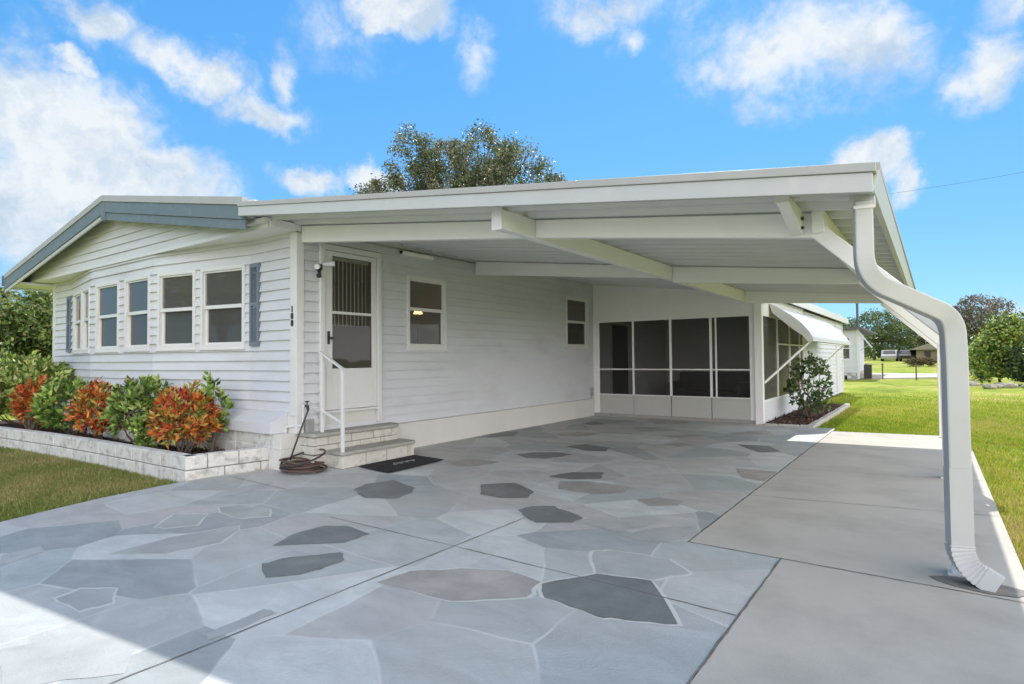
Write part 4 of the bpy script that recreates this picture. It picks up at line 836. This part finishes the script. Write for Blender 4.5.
tree('hedge_tree', 'low rounded dark green hedge in front of the taller hedge trees at the left', (-13.5, -.4, 0), .3, [(0, 0, .8, 1.2, .9, .85)], 12000, .10, HED[:3]+HED[4:], 130, .3, group=HG, tr=.06, cat='hedge')
# far tree line
spec_ = [(-8, 66, 4.6, 5), (-3.5, 70, 5.2, 5), (-.8, 96, 7.2, 6), (4.6, 100, 7.6, 7), (10.5, 104, 7.4, 7), (14, 70, 5.5, 5.5), (20, 64, 6, 6), (27, 60, 6.5, 6), (-14, 64, 5, 6)]
lab = ['round dark tree left of the others in the far tree line', 'broad dark tree behind the neighbour home', 'dark green tree just right of the neighbour home', 'dense dark tree rising behind the parked cars', 'dark tree over the tan house roof', 'wide tree beyond the rock border', 'tall tree at the right edge of the lawn', 'rightmost broad tree past the rock border', 'leftmost tree hidden behind the neighbour home']
for (x, y, h, r_), lb in zip(spec_, lab):
    tree('broadleaf_tree', lb, (x, y, gz(y)), h*.35, [(0, 0, h*.56, r_*.62, 2.5, h*.42), (-r_*.45, 0, h*.40, r_*.45, 2, h*.38), (r_*.4, .3, h*.40, r_*.45, 2, h*.38)], 8000, .28, DK, 150, .7, group='trees in the far tree line', tr=.2)
mb_ = tree('hedge_row', 'long dark hedge row closing the far side of the lawn', (4, 112, gz(112)), .3, [(0, 0, 1.6, 34, 2, 1.9)], 30000, .45, DK, 500, 1.1, tr=.05, cat='hedge')
tree('bare_tree', 'greyish half bare tree above the right side shrubs', (9.2, 56, gz(56)), 2.4, [(0, 0, 4.2, 2.3, 2, 1.5), (-1.2, 0, 3.7, 1.4, 1.3, 1.3)], 3800, .2, [(.20, .16, .14), (.26, .21, .18), (.13, .11, .09), (.10, .12, .05)], 110, .42, tr=.2)
tree('yellow_green_shrub', 'bright yellow green shrub by the rock border', (8.35, 28.5, -.05), .25, [(0, 0, 1.2, .85, .8, 1.25), (.2, 0, 2.2, .6, .6, .7)], 8000, .15, [(.30, .38, .07), (.42, .50, .12), (.18, .25, .05), (.09, .14, .03)], 80, .36, tr=.06, cat='shrub')
tree('dark_shrub', 'dark rounded shrub at the right edge behind the rocks', (9.6, 27.5, -.05), .4, [(0, 0, 1.0, .9, .8, 1.0)], 6000, .14, DK, 90, .35, tr=.07, cat='shrub')
tree('flowering_shrub', 'low green shrub with pale tips in front of the bare tree', (7.4, 34, -.05), .3, [(0, 0, .9, .8, .8, .8)], 4200, .13, [(.20, .26, .07), (.42, .42, .28), (.10, .15, .04)], 70, .3, tr=.05, cat='shrub')
tree('round_bush', 'rounded reddish green bush on the far lawn before the tan house', (4.6, 60, gz(60)), .12, [(0, 0, .35, .6, .5, .33), (1.0, 0, .4, .7, .5, .36)], 3200, .12, [(.14, .10, .045), (.09, .12, .04), (.18, .11, .05)], 60, .25, tr=.04, cat='shrub')
# palm
pt_ = thing('palm', 'arching green palm fronds over the right side shrubs', 'palm', (10.0, 30, -.05)); b = Vector((10.0, 30, -.05))
q = MB(); q.tube([b, b+Vector((0, 0, 1.9))], [.16, .12], 10); q.build('trunk', m_bark, pt_, smooth=True)
V = []; F_ = []; Cc = []; top = b+Vector((0, 0, 1.95))
for i in range(24):
    a = i*2.4; L0 = R.uniform(1.7, 2.3); el = R.uniform(.3, 1.1)
    for k in range(34):
        t = k/33; hd = Vector((math.cos(a), math.sin(a), 0)); p = top+hd*L0*t*math.cos(el*.6)+Vector((0, 0, L0*(math.sin(el)*t-.85*t*t)))
        for sgn in (-1, 1):
            sd = Vector((-hd.y, hd.x, 0))*sgn; ll = .42*(1-.6*abs(t-.4)); tip = p+(sd*.8+hd*.5+Vector((0, 0, -.25))).normalized()*ll
            n0 = len(V); V += [p, p+hd*.035, tip]; F_.append((n0, n0+1, n0+2)); g_ = R.uniform(.7, 1.3); Cc += [(.13*g_, .19*g_, .035)]*3
facemesh('frond', [tuple(x) for x in V], F_, m_leaf, np.array(Cc), parent=pt_)
mb = MB()
for a_, b_ in (((.56, -11), (.43, -4.2)), ((.43, -4.2), (.13, -2.9)), ((.13, -2.9), (-.05, -2.4)), ((-.05, -2.4), (-.21, -1.9)), ((-.21, -1.9), (-.31, -1.3)), ((-.31, -1.3), (-.325, -1.1))):
    mb.quad((a_[0]-.05, a_[1], -.035), (a_[0], a_[1], -.035), (b_[0], b_[1], -.035), (b_[0]-.05, b_[1], -.035))
mb.build('bare_soil_edge', m_mulch, kind='structure')
# trees across the street (behind the viewpoint, mirrored in the front windows)
for x, y, h, lb in ((-24, -25, 9, 'broad tree across the street, farthest left of the driveway'), (-13, -27, 10, 'tall tree across the street opposite the bow windows'), (-4, -30, 8, 'smaller tree across the street opposite the driveway'), (-34, -20, 8, 'tree across the street beyond the left end of the house')):
    tree('street_tree', lb, (x, y, -.05), h*.4, [(0, 0, h*.65, h*.5, h*.45, h*.33)], 6500, .3, DK, 110, .9, group='trees across the street', tr=.25)

# grass
def blades(name, n, sampler, h, w, cols, label):
    P = sampler(n); n = len(P); a = NR.random(n)*2*np.pi; lean = NR.normal(size=(n, 2))*.45; hh = h*(.5+NR.random(n)); s = np.stack([np.cos(a), np.sin(a), np.zeros(n)], 1)*(w*(.6+.8*NR.random(n)))[:, None]
    base = np.concatenate([P, np.full((n, 1), -.052)], 1); tip = base+np.stack([lean[:, 0]*hh, lean[:, 1]*hh, hh], 1)
    v = np.stack([base-s, base+s, tip], 1).reshape(-1, 3); f = np.arange(3*n).reshape(-1, 3)
    # patchy natural colour
    u = .55*np.sin(P[:, 0]*1.1+np.sin(P[:, 1]*.7)*1.8)+.5*np.sin(P[:, 1]*.8-P[:, 0]*1.9+1)+.45*np.sin(P[:, 0]*5.1+P[:, 1]*4.3+np.sin(P[:, 1]*6)*1.2)+.8*NR.normal(size=n); k = np.clip(((u+2.2)/4.4*len(cols)).astype(int), 0, len(cols)-1)
    c = np.asarray(cols)[k]*(.75+.5*NR.random((n, 1))); facemesh(name, v, f, m_grass, np.repeat(c, 3, 0), kind='stuff')
def left_s(n):
    x = NR.uniform(-7.5, .0, n*2); y = NR.uniform(-3.6, -1.05, n*2)
    bx = np.interp(y, [-4.2, -2.9, -2.4, -1.9, -1.3, -.9], [.42, .12, -.06, -.22, -.32, -.33]); wy = np.interp(x, [-8.6, -7.2, -5.8, -4.7, -3.65, -2.5, -1.4, -.38], [-1.75, -1.52, -1.32, -1.22, -1.15, -1.11, -1.09, -1.07])
    keep = (x < bx-.01+.02*NR.normal(size=n*2)) & (y < wy-.02) & (NR.random(n*2) < np.clip(1.3-(-x)/9, .3, 1)); return np.stack([x, y], 1)[keep][:n]
GC = [(.15, .20, .055), (.19, .24, .06), (.25, .27, .085), (.33, .29, .12), (.44, .37, .20)]
blades('lawn_grass', 95000, left_s, .036, .0055, GC, 'grass')
def right_s(n):
    m = n*2; t = NR.random(m)**1.6; y = -3.5+t*24; x = 6.44+NR.random(m)**1.6*(1.6+.5*(y+3.8)); keep = NR.random(m) < np.clip(1.35-(x-6.44)/(1.6+.5*(y+3.8))*1.6, 0, 1)*np.clip(1.3-t*1.5, 0, 1); return np.stack([x, y], 1)[keep][:n]
GR = [(.17, .26, .025), (.26, .35, .03), (.36, .40, .05), (.45, .40, .12), (.52, .41, .19)]
blades('side_lawn_grass', 135000, right_s, .042, .0055, GR, 'grass')
def back_s(n):
    m = n*2; t = NR.random(m)**1.5; y = 6.8+t*18; x = 3.55+NR.random(m)*(3.0+.1*y); keep = ((x > 4.34) | (y > 12.95)) & ~((y < 7.22+.16*(x-6.4)) & (x < 6.44)) & (NR.random(m) < np.clip(1.2-t*1.5, 0, 1)); return np.stack([x, y], 1)[keep][:n]
blades('back_lawn_grass', 50000, back_s, .042, .008, GR[:4], 'grass')
# mulch chips
def chips(name, poly, n, z, size):
    (x0, x1, y0, y1) = poly; c = np.stack([NR.uniform(x0, x1, n), NR.uniform(y0, y1, n), np.full(n, z)+NR.random(n)*.02], 1)
    v, f, cc = leaves(c, size, None, 1, .35, [(.09, .045, .03), (.05, .03, .02), (.14, .08, .05), (.03, .02, .016)], .3, .2); facemesh(name, v, f, m_leaf, cc, kind='stuff')
chips('mulch_chips', (3.52, 4.2, 7.35, 12.6), 3500, .02, .05)
chips('mulch_chips', (-6.8, -.42, -1.0, -.25), 9000, .125, .045)

# ------------------------------------------------------------------ neighbour and background
nh = thing('neighbour_home', 'white neighbouring mobile home with dark roof edge beyond the back lawn', 'house', (-3, 35, 0))
mb = MB(); FN = Frame((-9, 32), (2.85, 32)); wop = window(FN, nh, 10.7, 11.5, 1.0, 2.24)
siding(FN, mb, 0, 11.85, .34, 2.62, [wop]); siding(Frame((2.85, 32), (2.3, 42)), mb, 0, 10, .34, 2.62); mb.build('siding', m_siding, nh)
q = MB(); q.prism([(-9.3, 0, 2.62), (3.1, 0, 2.62), (3.1, 0, 2.72), (-3, 0, 2.95), (-9.3, 0, 2.72)], (0, 31.6, 0), (0, 42.4, 0)); q.build('roof', m_pole, nh)
q = MB(); q.box(2.78, 2.90, 31.96, 32.04, 0, 2.62); q.box(1.66, 1.78, 31.95, 32.0, 0, 2.62); q.build('corner_board', m_trim, nh)
q = MB(); q.box(-9, 2.8, 32.0, 32.1, -.05, .33); q.box(2.2, 2.3, 32, 42, -.05, .33); q.build('foundation', m_metal, nh)
q = MB()
for i in range(30): q.box(-9+i*.39, -9+i*.39+.2, 31.94, 31.99, .02, .16) if i % 1 == 0 else None
for i in range(30): q.box(-8.8+i*.39, -8.8+i*.39+.2, 31.94, 31.99, .18, .31)
q.build('skirt_block', m_block, nh)
q = MB(); q.recttube([(2.95, 31.9, 2.43), (3.5, 31.5, 1.66)], .10, .06, (0, 1, 0)); q.recttube([(2.95, 31.9, 1.5), (3.4, 31.6, 1.8)], .03, .03, (0, 1, 0)); q.build('awning_arm', m_trim, nh)
ac = thing('air_conditioner', 'dark condenser unit beside the neighbour home corner', 'air conditioner', (3.25, 32.6, 0))
q = MB(); q.box(3.05, 3.4, 32.4, 32.8, 0, .75); q.build('casing', m_dark, ac, bevel=.02); q = MB(); q.tube([(3.22, 32.6, .75), (3.22, 32.6, .8)], .14, 12); q.build('fan_grille', m_metal, ac)
up = thing('utility_pole', 'slim dark utility pole behind the neighbour home roof', 'utility pole', (2.72, 33.5, 0))
q = MB(); q.tube([(2.72, 33.5, 2.7), (2.72, 33.5, 10.4)], [.065, .05], 10); q.tube([(2.72, 43, -.1), (2.72, 43, 0)], .01, 4) if 0 else None; q.build('pole_shaft', m_pole, up)
q = MB(); q.box(1.8, 3.7, 33.42, 33.5, 9.9, 10.02); q.build('crossarm', m_pole, up)
for i, (a, b2, sg, lb) in enumerate((((2.9, 33.5, 9.95), (26, 31, 11.2), .5, 'thin overhead cable crossing the sky at the right'),)):
    q = MB(); pth = [Vector(a).lerp(Vector(b2), t/24)+Vector((0, 0, -sg*4*(t/24)*(1-t/24))) for t in range(25)]; q.tube(pth, .007, 5); q.build('overhead_cable', m_pole, label=lb, cat='cable')
# far tan house
fh = thing('tan_house', 'small tan house with low brown hip roof across the road', 'house', (6.2, 84, gz(84))); g0 = gz(84)
q = MB(); q.box(4.5, 9.8, 82, 90, g0, g0+1.4); q.build('wall', m_tan, fh)
q = MB(); q.prism([(3.8, 0, g0+1.4), (10.5, 0, g0+1.4), (8.6, 0, g0+2.1), (5.6, 0, g0+2.1)], (0, 81.3, 0), (0, 90.7, 0)); q.build('roof', m_shingle, fh)
q = MB(); q.box(5.3, 5.9, 81.93, 81.98, g0+.5, g0+1.2); q.build('window', m_dark, fh); q = MB(); q.box(6.6, 7.3, 81.93, 81.98, g0, g0+1.2); q.build('door', m_trim, fh)
# cars
def car(x, y, col, label, ang=0):
    z = gz(y); t = thing('parked_car', label, 'car', (x, y, z), 'cars parked across the road'); pm = mat('car_paint', col, .3)
    side = [(-2.1, .3), (-2.15, .75), (-1.5, .85), (-.9, 1.38), (.9, 1.42), (1.5, .95), (2.1, .85), (2.15, .3)]
    q = MB(); q.prism([(x, y+a, z+b) for a, b in side], (-.85, 0, 0), (.85, 0, 0)); q.build('body', pm, t, bevel=.06)
    q = MB(); q.prism([(x, y+a, z+b) for a, b in [(-1.38, .90), (-.93, 1.33), (.85, 1.35), (1.35, .95)]], (-.862, 0, 0), (.862, 0, 0)); q.build('window', m_dark, t); q = MB(); q.quad((x-.7, y-1.52, z+.88), (x+.7, y-1.52, z+.88), (x+.6, y-.95, z+1.36), (x-.6, y-.95, z+1.36)); q.build('windscreen', m_dark, t)
    for a in (-1.35, 1.35):
        for s in (-.8, .8): q = MB(); q.tube([(x+s-.1, y+a, z+.32), (x+s+.1, y+a, z+.32)], .32, 14); q.build('wheel', m_rubber, t)
car(1.6, 86, (.4, .4, .41), 'white car parked far across the road, left of the dark one'); car(3.6, 85, (.03, .03, .035), 'black car parked far across the road, right of the white one')
# mailboxes / posts on the far lawn
for x, y, lb in ((3.85, 33.2, 'slim dark marker post on the lawn right of the neighbour home'), (5.35, 32.5, 'slim dark marker post nearer the carport posts')):
    t = thing('marker_post', lb, 'post', (x, y, -.05), 'slim posts on the far lawn')
    q = MB(); q.box(x-.03, x+.03, y-.03, y+.03, -.06, .72); q.build('post_shaft', m_pole, t); q = MB(); q.box(x-.05, x+.05, y-.05, y+.05, .72, .8); q.build('post_cap', m_pole, t)
# rocks
ROCKS = [(7.75, 24.2, .16, 'smallish grey rock at the near left end of the rock border'), (8.05, 24.9, .11, 'little tan rock second in line along the border'), (8.4, 25.4, .2, 'broad low grey rock below the yellow green shrub'), (8.9, 25.0, .13, 'small rounded rock right of the broad low rock'),
         (9.3, 25.9, .22, 'large pale rock toward the right edge of the border'), (9.9, 25.3, .15, 'grey rock at the right edge of the picture'), (8.2, 26.8, .12, 'rock set back at the foot of the yellow green shrub'), (7.3, 26.6, .22, 'reddish tan boulder left of the yellow green shrub')]
for x, y, s_, lb in ROCKS:
    q = MB(); q.ell((0, 0, 0), (s_*1.5, s_, s_*.7), 9, 6); q.v = [tuple(Vector(v)*R.uniform(.8, 1.18)) for v in q.v]; q.v = [(v[0]+x, v[1]+y, v[2]+.03) for v in q.v]
    q.build('border_rock', m_rock, bevel=.01, label=lb, cat='rock', group='rocks in the border', origin=(x, y, -.05))
